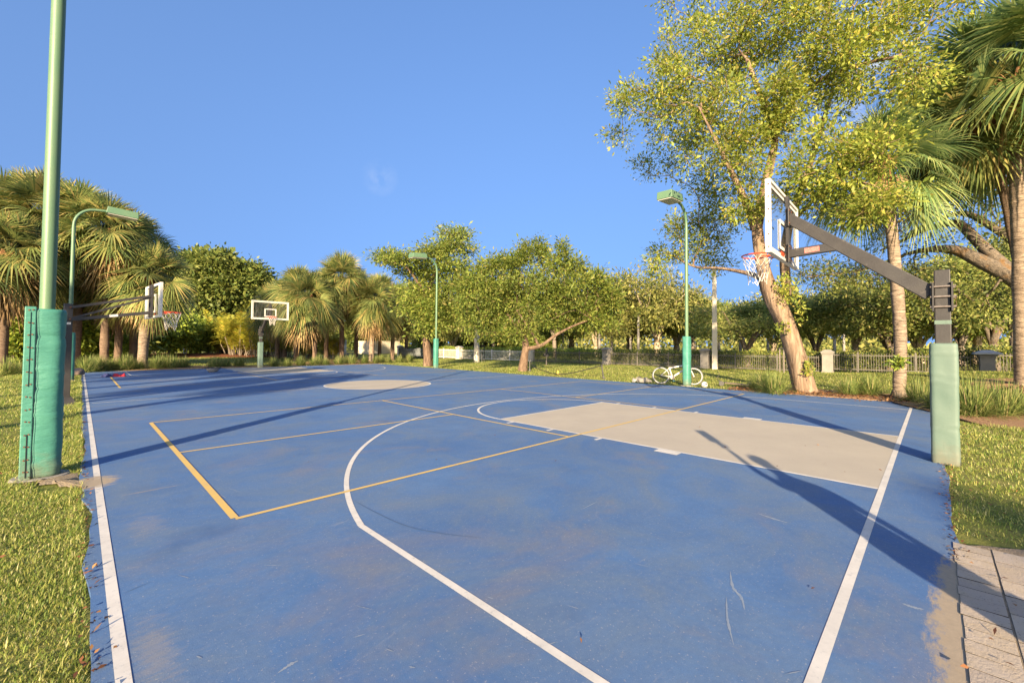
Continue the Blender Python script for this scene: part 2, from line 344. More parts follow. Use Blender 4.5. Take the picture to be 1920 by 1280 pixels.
def courtmat():
    t = NT('blue_court_paint'); v = t.pos()
    c = t.mix(t.mask(t.noise(v, 0.45, 5, 0.6), 0.3, 0.7), (0.050, 0.115, 0.265), (0.088, 0.170, 0.325))
    c = t.mix(t.math('MULTIPLY', t.mask(t.noise(v, 2.0, 6, 0.7), 0.40, 0.72), 0.55), c, (0.050, 0.112, 0.25))
    c = t.mix(t.math('MULTIPLY', t.mask(t.noise(v, 0.8, 8, 0.74, None, 1.0), 0.42, 0.70), 0.75), c, (0.135, 0.172, 0.210))      # dusty film
    c = t.mix(t.math('MULTIPLY', t.mask(t.noise(v, 0.6, 7, 0.7, (1, 1.3, 1, 1.1), 0.6), 0.54, 0.72), 0.55), c, (0.185, 0.165, 0.165))   # brown film
    c = t.mix(t.math('MULTIPLY', t.mask(t.noise(v, 1.7, 9, 0.82, (1, 3.6, 1, 0.6), 0.9), 0.60, 0.70), 0.34), c, (0.30, 0.30, 0.30))   # long scuffs
    c = t.mix(t.math('MULTIPLY', t.mask(t.noise(v, 2.6, 9, 0.85, (3.2, 1, 1, 0.3), 0.9), 0.63, 0.70), 0.34), c, (0.34, 0.31, 0.27))
    c = t.mix(t.math('MULTIPLY', t.mask(t.noise(v, 11, 9, 0.85, (1, 1.6, 1, 0.9)), 0.55, 0.70), 0.34), c, (0.25, 0.24, 0.235))
    c = t.mix(t.math('MULTIPLY', t.mask(t.noise(v, 24, 4, 0.7), 0.4, 0.7), 0.30), c, (0.045, 0.095, 0.215))
    c = t.mix(t.math('MULTIPLY', t.mask(t.noise(v, 60, 3, 0.6), 0.61, 0.69), 0.42), c, (0.36, 0.35, 0.33))                  # grit
    c = t.mix(t.math('MULTIPLY', t.mask(t.noise(v, 170, 3, 0.7), 0.45, 0.65), 0.28), c, (0.035, 0.075, 0.17))
    c = t.mix(t.math('MULTIPLY', t.mask(t.noise(v, 1.2, 4, 0.5), 0.64, 0.76), 0.40), c, (0.035, 0.075, 0.18))
    c = sandy(t, v, c)
    t.col(c); t.bump(t.noise(v, 140, 3, 0.7), 0.25, 0.006)
    return t.fin(t.math('ADD', 0.62, t.math('MULTIPLY', t.noise(v, 2, 4), 0.25)), 0, 0.25)
MT['court'] = courtmat()
def wob(a, b, n, amp, seed):
    r = np.random.default_rng(seed); a = np.array(a, float); b = np.array(b, float); d = b-a; nn = np.array([-d[1], d[0]])/np.hypot(*d)
    q = r.normal(0, 1, n+8); q = np.convolve(q, np.ones(5)/5, 'same')[4:4+n]
    return [tuple(a+d*t+nn*amp*q[i]) for i, t in enumerate(np.linspace(0, 1, n, endpoint=False))]
edge = wob((-7.60, -.5), (-7.60, 29.0), 120, .05, 1)[::-1]      # left edge, far to near
loop = wob((7.70, -.43), (7.70, 29.0), 60, .03, 2) + wob((7.70, 29.0), (-7.60, 29.3), 40, .05, 3) + edge + wob((-7.60, -.5), (7.70, -.43), 90, .035, 4)
mb = MB(); mb.poly(loop, 0.0)
nl = len(loop); mb.v += [(p[0], p[1], -0.12) for p in loop]
for i in range(nl): j = (i+1) % nl; mb.f.append((i, nl+i, nl+j, j))
court = tag(mb.build('court', MT['court']), kind='structure')

def linemat(name, c, c2):
    t = NT(name); v = t.pos()
    a = t.mix(t.mask(t.noise(v, 3, 6, 0.7), 0.4, 0.7), c, c2)
    a = t.mix(t.math('MULTIPLY', t.mask(t.noise(v, 22, 8, 0.82), 0.56, 0.64), 0.6), a, (0.22, 0.235, 0.27)); a = sandy(t, v, a) if name.startswith('white') else a; t.col(a); return t.fin(0.7, 0, 0.25)
MT['wline'] = linemat('white_line_paint', (0.53, 0.51, 0.475), (0.42, 0.405, 0.38)); MT['yline'] = linemat('yellow_line_paint', (0.52, 0.36, 0.105), (0.47, 0.33, 0.13))
def tanmat():
    t = NT('tan_court_paint'); v = t.pos()
    c = t.mix(t.mask(t.noise(v, 0.9, 6, 0.62), 0.3, 0.7), (0.385, 0.345, 0.28), (0.33, 0.297, 0.245))
    c = t.mix(t.math('MULTIPLY', t.mask(t.noise(v, 5, 6, 0.75, (1, 2.5, 1, 0.5)), 0.58, 0.74), 0.35), c, (0.24, 0.205, 0.165))
    c = t.mix(t.math('MULTIPLY', t.mask(t.noise(v, 60, 2, 0.5), 0.69, 0.75), 0.5), c, (0.17, 0.14, 0.11))
    t.col(c); t.bump(t.noise(v, 140, 3, 0.7), 0.25, 0.006); return t.fin(0.75, 0, 0.25)
MT['tan'] = tanmat()
CL = 28.33
k = MB()
for sgn in (0, 1):
    f = (lambda p: p) if sgn == 0 else (lambda p: (-p[0], CL-p[1]))
    k.poly([f(p) for p in ((-1.83, 0.05), (1.83, 0.05), (1.83, 5.79), (-1.83, 5.79))], 0.0012)
    if sgn == 1: k.poly([(p[0], p[1]) for p in ((-1.83, CL+.05), (1.83, CL+.05), (1.83, CL+.75), (-1.83, CL+.75))], 0.0012)
k.poly([(1.83*math.cos(a), CL/2+1.83*math.sin(a)) for a in np.linspace(0, 2*math.pi, 72, endpoint=False)], 0.0012)
tag(k.build('court_key_paint', MT['tan']), kind='structure')
wl = MB(); z = 0.0026; WL = 0.05
def arcp(cx, cy, r, a0, a1, n): return [(cx+r*math.cos(a), cy+r*math.sin(a)) for a in np.linspace(R(a0), R(a1), n)]
for sgn in (0, 1):
    f = (lambda p: p) if sgn == 0 else (lambda p: (-p[0], CL-p[1]))
    def S(pts, wd=WL): wl.strip([f(p) for p in pts], wd, z)
    S([(-1.83, 0.06), (-1.83, 5.79)]); S([(1.83, 5.79), (1.83, 0.06)]); S([(-1.80, 5.79), (1.80, 5.79)])
    S(arcp(0, 5.79, 1.83, 180, 0, 60))
    # three point line with its kink
    a0 = math.degrees(math.atan2(2.97-1.58, -6.04)); rr = math.hypot(6.04, 2.97-1.58)
    S([(-6.04, 0.06), (-6.04, 2.97)], .05); S(arcp(0, 1.58, rr, a0, 180-a0, 90), .05); S([(6.04, 2.97), (6.04, 0.06)], .05)
    for xs in (-1, 1):
        wl.poly([f(p) for p in ((xs*1.86, 2.13), (xs*2.02, 2.13), (xs*2.02, 2.46), (xs*1.86, 2.46))][::(1 if xs > 0 else -1)], z)
        for yy in (3.43, 4.42, 5.40): S([(xs*1.86, yy), (xs*2.02, yy)] if xs > 0 else [(xs*2.02, yy), (xs*1.86, yy)], .06)
wl.strip(arcp(0, CL/2, 1.83, 0, 360, 90), .06, z)
wl.strip([(-7.42, CL/2), (7.49, CL/2)], WL, z+.0006)
wl.strip([(-7.495, -.3), (-7.495, CL)], .054, z); wl.strip([(-7.3, .028), (7.49, .028)], .056, z); wl.strip([(-7.3, CL), (7.49, CL)], .05, z)
tag(wl.build('court_white_lines', MT['wline']), kind='structure')
yl = MB(); zy = 0.0042
for (px, py) in ((-6.72, 3.84), (-6.72, 18.35)):
    W_, L_ = 6.096, 13.41
    def ln(a, b): yl.strip([(px+a[0], py+a[1]), (px+b[0], py+b[1])], .05, zy)
    ln((0, 0), (L_, 0)); ln((0, W_), (L_, W_))
    for x in (0, 4.57, 8.84, L_): yl.strip([(px+x, py+.02), (px+x, py+W_-.02)], .058 if x == 0 else .05, zy+.0006)
    ln((0, W_/2), (4.57, W_/2)); ln((8.84, W_/2), (L_, W_/2))
tag(yl.build('court_yellow_lines', MT['yline']), kind='structure')

# scuffs, a tyre mark and a hairline crack
sk = MB(); dk = MB(); rs_ = random.Random(9)
def mark(mb, px, wd, zz=.0018):
    P = spline([gp(u, v)[:2] for u, v in px], 22); m_ = len(P); b = len(mb.v)
    for i, p in enumerate(P):
        d = P[min(i+1, m_-1)]-P[max(i-1, 0)]; n = np.array([-d[1], d[0]])/max(1e-6, np.hypot(*d)); w_ = wd*math.sin(math.pi*(i+.4)/(m_))*rs_.uniform(.5, 1.2)/2; mb.v += [(*(p+n*w_), zz), (*(p-n*w_), zz)]
    mb.f += [(b+2*i+1, b+2*i+3, b+2*i+2, b+2*i) for i in range(m_-1)]
mark(sk, [(1369, 1070), (1374, 1100), (1390, 1120), (1396, 1143)], .022); mark(sk, [(1362, 1120), (1364, 1160), (1376, 1210)], .014); mark(sk, [(1420, 962), (1450, 972), (1478, 980)], .03); mark(sk, [(1690, 1130), (1712, 1138), (1732, 1142)], .03); mark(sk, [(1090, 955), (1120, 940)], .012); mark(sk, [(520, 1262), (545, 1245), (560, 1238)], .02)
for i in range(22):
    u = rs_.uniform(260, 1500); v = rs_.uniform(820, 1270); mark(sk, [(u, v), (u+rs_.uniform(8, 40), v+rs_.uniform(-9, 9))], rs_.uniform(.004, .011))
mark(dk, [(664, 938), (700, 958), (760, 985), (830, 1000), (905, 1008)], .016); mark(dk, [(232, 1112), (255, 1102), (285, 1090)], .007); pass
tag(sk.build('court_scuffs', pmat('pale_scuff', (.15, .20, .28), (.20, .235, .29), 20, .8)), kind='structure'); tag(dk.build('court_tyre_mark', pmat('dark_scuff', (.045, .09, .19), (.06, .105, .2), 20, .8)), kind='structure')
# mulch beds, sand at the pole, paver path
def mulchmat(name, a, b, cdark):
    t = NT(name); v = t.pos(); c = t.mix(t.mask(t.noise(v, 14, 7, 0.75, (1, 2, 1, 0.7)), 0.35, 0.65), a, b)
    c = t.mix(t.mask(t.noise(v, 30, 5, 0.7), 0.58, 0.68), c, cdark); t.col(c); t.bump(t.noise(v, 45, 5, 0.7), 1.0, 0.04); return t.fin(0.95, 0, 0.1)
MT['mulch'] = mulchmat('leaf_litter_mulch', (0.36, 0.24, 0.14), (0.25, 0.14, 0.075), (0.10, 0.06, 0.035))
MT['redmulch'] = mulchmat('red_mulch', (0.24, 0.10, 0.05), (0.15, 0.06, 0.035), (0.06, 0.03, 0.02))
MT['sand'] = mulchmat('sand', (0.33, 0.27, 0.20), (0.25, 0.20, 0.145), (0.15, 0.12, 0.085))
def bed(name, pts, m, dz=0.012, seed=0, n=90, amp=.12, mound=0.05, rough=.02):
    P = spline(pts+[pts[0]], n)[:-1]; r = np.random.default_rng(seed); P[:, :2] += r.normal(0, amp, (len(P), 2))*.5
    c = P.mean(0); rings = [1.0, .8, .5, .2]; v = []
    for q in rings:
        for p in P:
            x, y = c[0]+(p[0]-c[0])*q, c[1]+(p[1]-c[1])*q; v.append((x, y, float(lawn_z(x, y))+dz+mound*(1-q)+(rough*r.random() if q < 1 else 0)))
    m_ = len(P); f = []
    for i in range(len(rings)-1):
        for j in range(m_): j2 = (j+1) % m_; f.append((i*m_+j, i*m_+j2, (i+1)*m_+j2, (i+1)*m_+j))
    f.append(tuple((len(rings)-1)*m_+j for j in range(m_)))
    mb = MB(); mb.v = v; mb.f = f; return tag(mb.build(name, m, smooth=True), kind='structure')
bed('mulch_ground', [(7.75, 4.6), (7.72, 2.5), (7.72, .3), (7.6, -.55), (6.0, -.6), (4.3, -1.3), (5.0, -2.6), (8.5, -2.6), (9.9, -.9), (10.4, 1.2), (10.0, 3.4), (9.0, 4.9)], MT['mulch'], seed=1)
bed('mulch_ground', [(-8.6, 29.35), (-4, 29.25), (1.3, 29.3), (1.5, 31.5), (-3.5, 33.5), (-9, 35)], MT['mulch'], seed=2)
bed('mulch_ground', [(1.9, 29.3), (5, 29.1), (7.7, 29.0), (9.0, 30.5), (12.5, 38), (9, 40), (4, 35)], MT['mulch'], seed=3)
bed('mulch_ground', [(-7, 56), (0, 52), (8, 52), (8, 62), (-7, 66)], MT['redmulch'], seed=4, mound=.4)
bed('mulch_ground', [(12.6, -2.2), (14.2, -1.2), (16.2, -2.0), (16, -3.6), (13.4, -3.8)], MT['mulch'], seed=5)
bed('sand_patch', [(-8.10, 6.75), (-7.78, 6.72), (-7.58, 6.35), (-7.56, 5.85), (-7.72, 6.0), (-7.9, 6.4), (-8.1, 6.55)], MT['sand'], dz=.016, seed=6, n=40, amp=.07, mound=.012, rough=.008)
bed('paver_bed_sand', [(-3.05, -.475), (-2.65, -1.3), (-2.4, -3.2), (-5.0, -3.4), (-8.2, -2.4), (-8.2, -.475), (-5.5, -.475), (-4, -.475)], MT['sand'], dz=0.0315, seed=8, n=60, amp=.012, mound=0, rough=0)
bed('paver_bed_sand', [(-3.1, -.36), (-2.6, -1.3), (-2.4, -3.2), (-5.0, -3.4), (-8.2, -2.4), (-8.2, -.40), (-5.5, -.34), (-4, -.34)], MT['sand'], dz=0.024, seed=7, n=60, amp=.02, mound=0, rough=0)
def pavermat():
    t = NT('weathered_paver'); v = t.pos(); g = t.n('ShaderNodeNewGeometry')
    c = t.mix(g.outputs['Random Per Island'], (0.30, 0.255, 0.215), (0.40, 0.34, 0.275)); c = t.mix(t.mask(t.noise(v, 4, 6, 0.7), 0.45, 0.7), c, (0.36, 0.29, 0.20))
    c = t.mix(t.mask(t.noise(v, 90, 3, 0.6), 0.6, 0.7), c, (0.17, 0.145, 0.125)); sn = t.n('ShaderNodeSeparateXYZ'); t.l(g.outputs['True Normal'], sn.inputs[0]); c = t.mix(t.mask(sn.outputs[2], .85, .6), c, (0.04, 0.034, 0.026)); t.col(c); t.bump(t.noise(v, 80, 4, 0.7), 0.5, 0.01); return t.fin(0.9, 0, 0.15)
pv = MB(); rr_ = random.Random(3)
def paver(x0, y0, x1, y1):
    g = .006; pv.box(((x0+x1)/2, (y0+y1)/2, -.0295+rr_.uniform(-.0012, .0012)), (abs(x1-x0)-g, abs(y1-y0)-g, .07), Matrix.Rotation(rr_.gauss(0, .008), 3, 'Z') @ Matrix.Rotation(rr_.gauss(0, .006), 3, 'X'))
for i in range(36):                                            # border course laid along the court edge
    x = -3.02-i*.135; paver(x, -.452-.016*rr_.random(), x-.135, -.652)
for r in range(12):
    y = -.656-r*.16; x = -2.9-.1*r*.2-rr_.random()*.3
    while x > -7.6:
        wdt = rr_.choice((.16, .24, .24, .32)); paver(x, y, x-wdt, y-.16); x -= wdt
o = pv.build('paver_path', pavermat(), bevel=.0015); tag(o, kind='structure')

# ------------------------------------------------------------------ lawn blades and fallen leaves (nobody could count them)
def inside_beds(x, y):
    m = (x > -7.60) & (x < 7.72) & (y > -.44) & (y < 29.1)
    m |= (x < -2.7) & (y < -.44) & (y > -3.3) & (x > -9)
    m |= (((x+7.78)/.17)**2+((y-6.3)/.36)**2 < 1)
    m |= (x > 4.6) & (x < 10.0) & (y > -2.4) & (y < 4.5) & (x+y*.6 < 11.5)
    return m
def in_view(x, y, pad=1.45):
    d = np.stack([x-CX, y-CY], 1); f = d @ np.array([math.sin(YAW), math.cos(YAW)]); r = d @ np.array([math.cos(YAW), -math.sin(YAW)])
    return (f > 1.0) & (r/np.maximum(f, .1) > -1.30*pad) & (r/np.maximum(f, .1) < 1.26*pad)
def blades(n, x0, x1, y0, y1, lw, keep=None, seed=1, dref=None):
    r = np.random.default_rng(seed); x = r.uniform(x0, x1, n); y = r.uniform(y0, y1, n)
    cl = np.sin(x*3.1+1.7*np.sin(y*2.3))*np.sin(y*3.7+1.3*np.sin(x*2.9))*.5+np.sin(x*9.3+2*np.sin(y*7))*np.sin(y*8.1)*.5
    ok = ~inside_beds(x, y) & in_view(x, y) & (r.random(n) < .62+.5*cl)
    if keep is not None: ok &= keep(x, y, r)
    cl = cl[ok]; x, y = x[ok], y[ok]; n = len(x); d = np.hypot(x-CX, y-CY)
    sc_ = np.clip(d/5.0, .8, 4.0)**.6
    ln = r.uniform(.4, 1.35, n)*(1+.35*cl)*lw[0]*sc_; wd = r.uniform(.7, 1.3, n)*lw[1]*sc_
    a = r.uniform(0, 2*np.pi, n); lean = r.uniform(.35, 1.5, n); h = np.stack([np.cos(a), np.sin(a), 0*a], 1); s = np.stack([-np.sin(a), np.cos(a), 0*a], 1)
    p = np.stack([x, y, lawn_z(x, y)], 1); up = np.array([0, 0, 1.0])
    m1 = p+h*(ln*.4*np.sin(lean*.6))[:, None]+up*(ln*.5*np.cos(lean*.6))[:, None]; tip = m1+h*(ln*.55*np.sin(lean))[:, None]+up*(ln*.5*np.cos(lean))[:, None]
    V = np.stack([p-s*wd[:, None]/2, p+s*wd[:, None]/2, m1+s*wd[:, None]/2, m1-s*wd[:, None]/2, tip], 1).reshape(-1, 3)
    b = np.arange(n)*5
    return V, np.stack([b, b+1, b+2, b+3], 1), np.stack([b+3, b+2, b+4], 1)
parts = [blades(420000, -10.6, -7.5, 1.2, 9.0, (.029, .0044), None, 1), blades(45000, -9.8, -7.5, 9.0, 29, (.034, .005), None, 2),
         blades(30000, -7.70, -7.53, 1.0, 28, (.048, .005), None, 3), blades(7000, -8.2, -7.6, 1.0, 12, (.055, .005), None, 9), blades(3000, -10, -7.8, 1.0, 10, (.055, .005), None, 10),
         blades(150000, -3.0, 8, -7.0, -.40, (.034, .005), None, 4), blades(200000, 7.7, 23, -9, 36, (.034, .005), None, 5),
         blades(30000, -9, 8, 29, 56, (.045, .006), None, 6)]
Vs = []; Q = []; T = []; c = 0
for V, q, t_ in parts: Vs.append(V); Q.append(q+c); T.append(t_+c); c += len(V)
tag(np_mesh('lawn_grass', np.concatenate(Vs), [np.concatenate(Q), np.concatenate(T)], MT['lawnblade']), 'short yellow green lawn grass growing round the court', 'grass', kind='stuff')
def kites(C, D, Nn, ln, wd, fold=0.12):
    D = D/np.linalg.norm(D, axis=1, keepdims=True); S = np.cross(D, Nn); S /= np.maximum(1e-6, np.linalg.norm(S, axis=1, keepdims=True)); N2 = np.cross(S, D)
    ln = ln[:, None]; wd = wd[:, None]
    V = np.stack([C, C+D*ln*.45+S*wd/2+N2*wd*fold, C+D*ln, C+D*ln*.45-S*wd/2+N2*wd*fold], 1).reshape(-1, 3)
    b = np.arange(len(C))*4; return V, np.stack([b, b+1, b+2, b+3], 1)
def scatter_leaves(n, fx, fy, z, seed, size):
    r = np.random.default_rng(seed); x = fx(r, n); y = fy(r, n); C = np.stack([x, y, np.full(n, z)], 1)
    D = r.normal(0, 1, (n, 3)); D[:, 2] *= .25; Nn = r.normal(0, .35, (n, 3)); Nn[:, 2] += 1; C[:, 2] += r.uniform(.003, .02, n)
    return kites(C, D, Nn, r.uniform(.6, 1.3, n)*size, r.uniform(.35, .6, n)*size, .25)
sl_ = [scatter_leaves(280, lambda r, n: r.normal(-7.59, .028, n), lambda r, n: 1.5+r.uniform(0, 1, n)**1.6*16, 0.0, 1, .036),
       scatter_leaves(45, lambda r, n: r.uniform(-7.2, 7, n), lambda r, n: r.uniform(0, 9, n), 0.006, 2, .032),
       scatter_leaves(420, lambda r, n: r.uniform(-3.4, 5, n), lambda r, n: r.normal(-.475, .03, n), 0.0, 3, .032),
       scatter_leaves(260, lambda r, n: r.uniform(-3.2, 3, n), lambda r, n: r.uniform(-3.5, -.5, n), 0.015, 4, .04),
       scatter_leaves(60, lambda r, n: r.uniform(-6, -3, n), lambda r, n: r.uniform(-1.6, -.46, n), 0.02, 5, .036),
       scatter_leaves(90, lambda r, n: r.uniform(-10, -7.7, n), lambda r, n: r.uniform(2, 8, n), 0.02, 6, .04),
       scatter_leaves(1500, lambda r, n: r.normal(8.4, .55, n), lambda r, n: r.uniform(-1, 4.6, n), 0.03, 7, .09)]
Vs = []; Q = []; c = 0
for V, q in sl_: Vs.append(V); Q.append(q+c); c += len(V)
tag(np_mesh('fallen_leaves', np.concatenate(Vs), np.concatenate(Q), MT['dryleaf']), 'dry brown fallen leaves scattered along the court edges', 'leaves', kind='stuff')

# ------------------------------------------------------------------ green light poles
def pad_mesh(hx, hy, h, seed, wr=.004, z0=.0, pw=3.2, tw=0.0):
    r = np.random.default_rng(seed); nz, na = 60, 44; v = []; f = []
    ph = r.uniform(0, 6.28, 12); zz = r.uniform(.05, h-.1, 9); zz[0] = .07; zz[1] = .13; am = r.uniform(-1, 1, 9)*wr*1.6; sl = r.uniform(-.06, .06, 9)
    for i in range(nz):
        z = z0+h*i/(nz-1); e = 1.0
        if i == 0: e = .97
        if i == nz-1: e = .93
        for j in range(na):
            a = 2*math.pi*j/na; ca, sa = math.cos(a), math.sin(a); q = (abs(ca)**pw+abs(sa)**pw)**(-1/pw)
            wv = sum(am[k]*math.exp(-((z-zz[k]-sl[k]*math.cos(a+ph[k]))/.018)**2) for k in range(9))+wr*.8*math.sin(3*a+z*4+ph[9])*math.sin(z*9+ph[10])
            v.append(((hx*q+wv)*ca*e, (hy*q+wv)*sa*e, z))
    for i in range(nz-1):
        for j in range(na): j2 = (j+1) % na; f.append((i*na+j, i*na+j2, (i+1)*na+j2, (i+1)*na+j))
    f.append(tuple(range(na-1, -1, -1))); f.append(tuple((nz-1)*na+j for j in range(na)))
    m = MB(); m.v = v; m.f = f; return m
def make_lamp(loc, rz, label, detailed=False, padx=.155, lean=0.0):
    root = empty('light_pole', loc, rz, label, 'light pole', 'green light poles round the court')
    root.rotation_euler = (0, lean, rz)
    P = [(0, 0, 0), (0, 0, 3), (0, 0, 5.9)]+[(.62-.62*math.cos(a), 0, 6.05+.72*math.sin(a)) for a in np.linspace(.0, R(84), 9)]+[(.92, 0, 6.80)]
    MB().tube(P, [.062]*2+[.058]+[.05]*9+[.046], 16).build('pole', MT['green_pole'], root, auto=40)
    h = MB(); h.box((1.38, 0, 6.80), (.98, .56, .27), Matrix.Rotation(R(4), 3, 'Y'), .94); hd = h.build('lamp_head', MT['green_pole'], root, bevel=.015)
    MB().box((1.38, 0, 6.655), (.90, .49, .03), Matrix.Rotation(R(4), 3, 'Y')).build('lens', MT['lens'], hd)
    MB().lathe([(.24, -.08), (.24, .015), (.22, .03)], 24).build('footing', MT['concrete'], root)
    pd = pad_mesh(padx, .135, 1.83, 5 if detailed else 6, .0065, .03, 3.0).build('pole_pad', MT['pad'], root, smooth=True)
    if detailed:
        for c in children(root):
            if c.name.startswith(('pole', 'lamp_head')) and not c.name.startswith('pole_pad'): c.location.z += .32
        pz = lambda x: -.137
        fl = MB(); fl.box((-.113, -.128, .95), (.085, .032, 1.86)); fo = fl.build('lacing_flap', MT['pad'], pd, bevel=.008)
        MB().box((-.111, -.1465, 1.42), (.003, .006, .80)).box((-.109, -.1465, .28), (.007, .006, .46)).box((-.066, -.1455, .95), (.002, .003, 1.8)).build('lacing_seam', MT['dark'], pd)
        for i in range(14):
            zc = 1.84-i*.133
            for xx in (-.124, -.096): MB().tube([(xx, -.1455, zc+.006*math.sin(i*3+xx*50)), (xx, -.1505, zc+.006*math.sin(i*3+xx*50))], .0075, 8).build('grommet', MT['rust'], pd)
    return root
MT['lens'] = pmat('frosted_lamp_lens', (0.55, 0.52, 0.45), (0.45, 0.42, 0.36), 3, 0.3)
make_lamp((-7.925, 6.72, -.03), 0, 'tall green light pole with laced green pad nearest the camera', True, .15)
make_lamp((-7.93, 23.6, -.03), 0, 'green light pole with bent arm and box lamp in front of the left palms', False, .155)
make_lamp((7.75, 21.75, -.03), math.pi, 'green light pole beside the brown vine covered trunk at the far corner', False, .155)
make_lamp((8.25, 6.27, -.03), math.pi, 'green light pole with box lamp that the white bicycle leans against', False, .17)

# ------------------------------------------------------------------ basketball hoops
def net_mesh(cx, cy, cz, rr, seed, squash=1.0):
    r = np.random.default_rng(seed); m = MB(); n = 12; zs = [0, -.09, -.18, -.27, -.36, -.42]; rs = [rr, rr*.90, rr*.78, rr*.68, rr*.62, rr*.6]
    pt = lambda i, l: (cx+rs[l]*math.cos(2*math.pi*i/n)*(1+.03*l*math.sin(i)), cy+rs[l]*math.sin(2*math.pi*i/n)*squash, cz+zs[l]+.012*l*math.sin(i*2.1+seed))
    for i in range(n):
        for sgn in (.5, -.5):
            pts = []
            for l in range(6): pts.append(pt(i+sgn*(l % 2), l))
            m.tube(spline(pts, 14), .0038, 5)
    return m
def make_hoop(name, loc, rz, label):
    root = empty(name, loc, rz, label, 'basketball hoop', 'full height hoops at the two ends of the court')
    # everything faces +y; backboard face at y = 1.70
    MB().box((0, 0, 1.24), (.152, .152, 2.52)).build('post', MT['black'], root, bevel=.01)
    br = MB()
    for s in (-1, 1): br.box((0, s*.088, 2.15), (.24, .018, .37))
    bo = br.build('arm_bracket', MT['black'], root)
    for zz in (2.02, 2.15, 2.28):
        for xx in (-.098, .098): MB().tube([(xx, -.125, zz), (xx, .115, zz)], .012, 8).build('clamp_bolt', MT['steel'], bo)
    MB().box((0, 0, 1.82), (.156, .156, .05)).build('collar', MT['pad_pale'], root)
    MB().beam((0, .10, 2.20), (0, 1.72, 3.53), .09, .185, .09, .155).build('arm', MT['black'], root, bevel=.008)
    st = MB().beam((0, 1.04, 2.985), (0, 1.72, 2.955), .085, .125).build('strut', MT['black'], root, bevel=.006)
    MB().box((-0.0445, 1.40, 2.972), (.005, .19, .075), Matrix.Rotation(R(-2.5), 3, 'X')).build('red_sticker', MT['redlabel'], st)
    spn = MB().box((0, 1.72, 3.35), (.10, .04, 1.04)).build('board_spine', MT['black'], root)
    for zz in (2.96, 3.53): MB().box((0, 1.695, zz), (.20, .016, .30)).build('mounting_plate', MT['black'], spn, bevel=.004)
    for zz in (2.86, 3.06, 3.43, 3.63):
        for s in (-.075, .075): MB().tube([(s, 1.675, zz), (s, 1.705, zz)], .012, 6).build('plate_bolt', MT['rust'], spn)
    MB().box((0, .108, 2.2), (.17, .016, .30)).build('weld_plate', MT['black'], root, bevel=.004)
    # backboard: frame, acrylic, painted border and target
    y = 1.78; z0, z1, hw = 2.86, 3.88, .94; fr = MB()
    for zz in (z0, z1): fr.box((0, y, zz), (2*hw+.04, .07, .04))
    for s in (-1, 1): fr.box((s*hw, y, (z0+z1)/2), (.04, .07, z1-z0-.04))
    bb = fr.build('backboard', MT['white_metal'], root)
    MB().box((0, y, (z0+z1)/2), (2*hw-.04, .014, z1-z0-.04)).build('acrylic_panel', MT['acrylic'], bb)
    pb = MB(); pt = lambda x, zc, wx, wz: pb.box((x, y+.0125, zc), (wx, .006, wz)) and pb.box((x, y-.0125, zc), (wx, .006, wz))
    for s in (-1, 1): pt(s*(hw-.055), (z0+z1)/2, .04, z1-z0-.10)
    pt(0, z1-.055, 2*hw-.15, .04); pt(0, z0+.055, 2*hw-.15, .04)
    pb.build('border_paint', MT['white_metal'], bb)
    tg = MB(); tt = lambda x, zc, wx, wz: tg.box((x, y+.0135, zc), (wx, .006, wz)) and tg.box((x, y-.0135, zc), (wx, .006, wz))
    for s in (-1, 1): tt(s*.28, z0+.37, .05, .46)
    tt(0, z0+.60-.025, .51, .05); tt(0, z0+.165, .51, .05)
    tg.build('target_square', MT['white_metal'], bb)
    for s in (-1, 1): MB().box((s*.17, y-.018, z0+.075), (.20, .006, .06)).build('red_strip', MT['rim'], bb)
    for zz in np.linspace(z0+.06, z1-.06, 6):
        for s in (-1, 1): MB().tube([(s*(hw+.018), y-.01, zz), (s*(hw+.032), y-.01, zz)], .009, 6).build('bolt', MT['rust'], bb)
    cz = 2.99; cy = y+.15+.228
    rm = MB().tube([(.228*math.cos(a), cy+.228*math.sin(a), cz) for a in np.linspace(0, 2*math.pi, 32, endpoint=False)], .012, 8, closed=True)
    rm.tube([(.233*math.cos(a), cy+.233*math.sin(a), cz-.045) for a in np.linspace(R(-150), R(-30), 14)], .010, 6)
    rm.box((0, y+.05, cz-.03), (.16, .012, .12)).box((0, y+.085, cz-.008), (.14, .16, .012)).beam((-.07, y+.05, cz-.10), (-.12, y+.19, cz-.015), .012, .03).beam((.07, y+.05, cz-.10), (.12, y+.19, cz-.015), .012, .03)
    ro = rm.build('rim', MT['rim'], root, auto=35)
    net_mesh(0, cy, cz-.012, .222, 3).build('net', MT['net'], ro)
    # padding round the post
    pdm = pad_mesh(.132, .132, 1.55, 9, .0038, .0, 9.0)
    pd = pdm.build('post_pad', MT['pad_pale'], root, smooth=True)
    tr = MB(); tr.box((-.085, -.134, .09), (.022, .006, .13), Matrix.Rotation(R(22), 3, 'Y')); tr.build('tear', MT['dark'], pd)
    return root
def place_hoop(o, loc, rz): o.location = loc; o.rotation_euler = (0, 0, rz)
h1 = make_hoop('basketball_hoop', (.14, -.47, -.02), 0, 'large basketball hoop on a black post wrapped in a faded green pad')
h1.rotation_euler = (0, 0, R(1))
h2 = copy_tree(h1); h2.location = (-.05, 28.75, -.02); h2.rotation_euler = (0, 0, math.pi); h2['label'] = 'distant basketball hoop with a glass backboard in front of yellow palms'

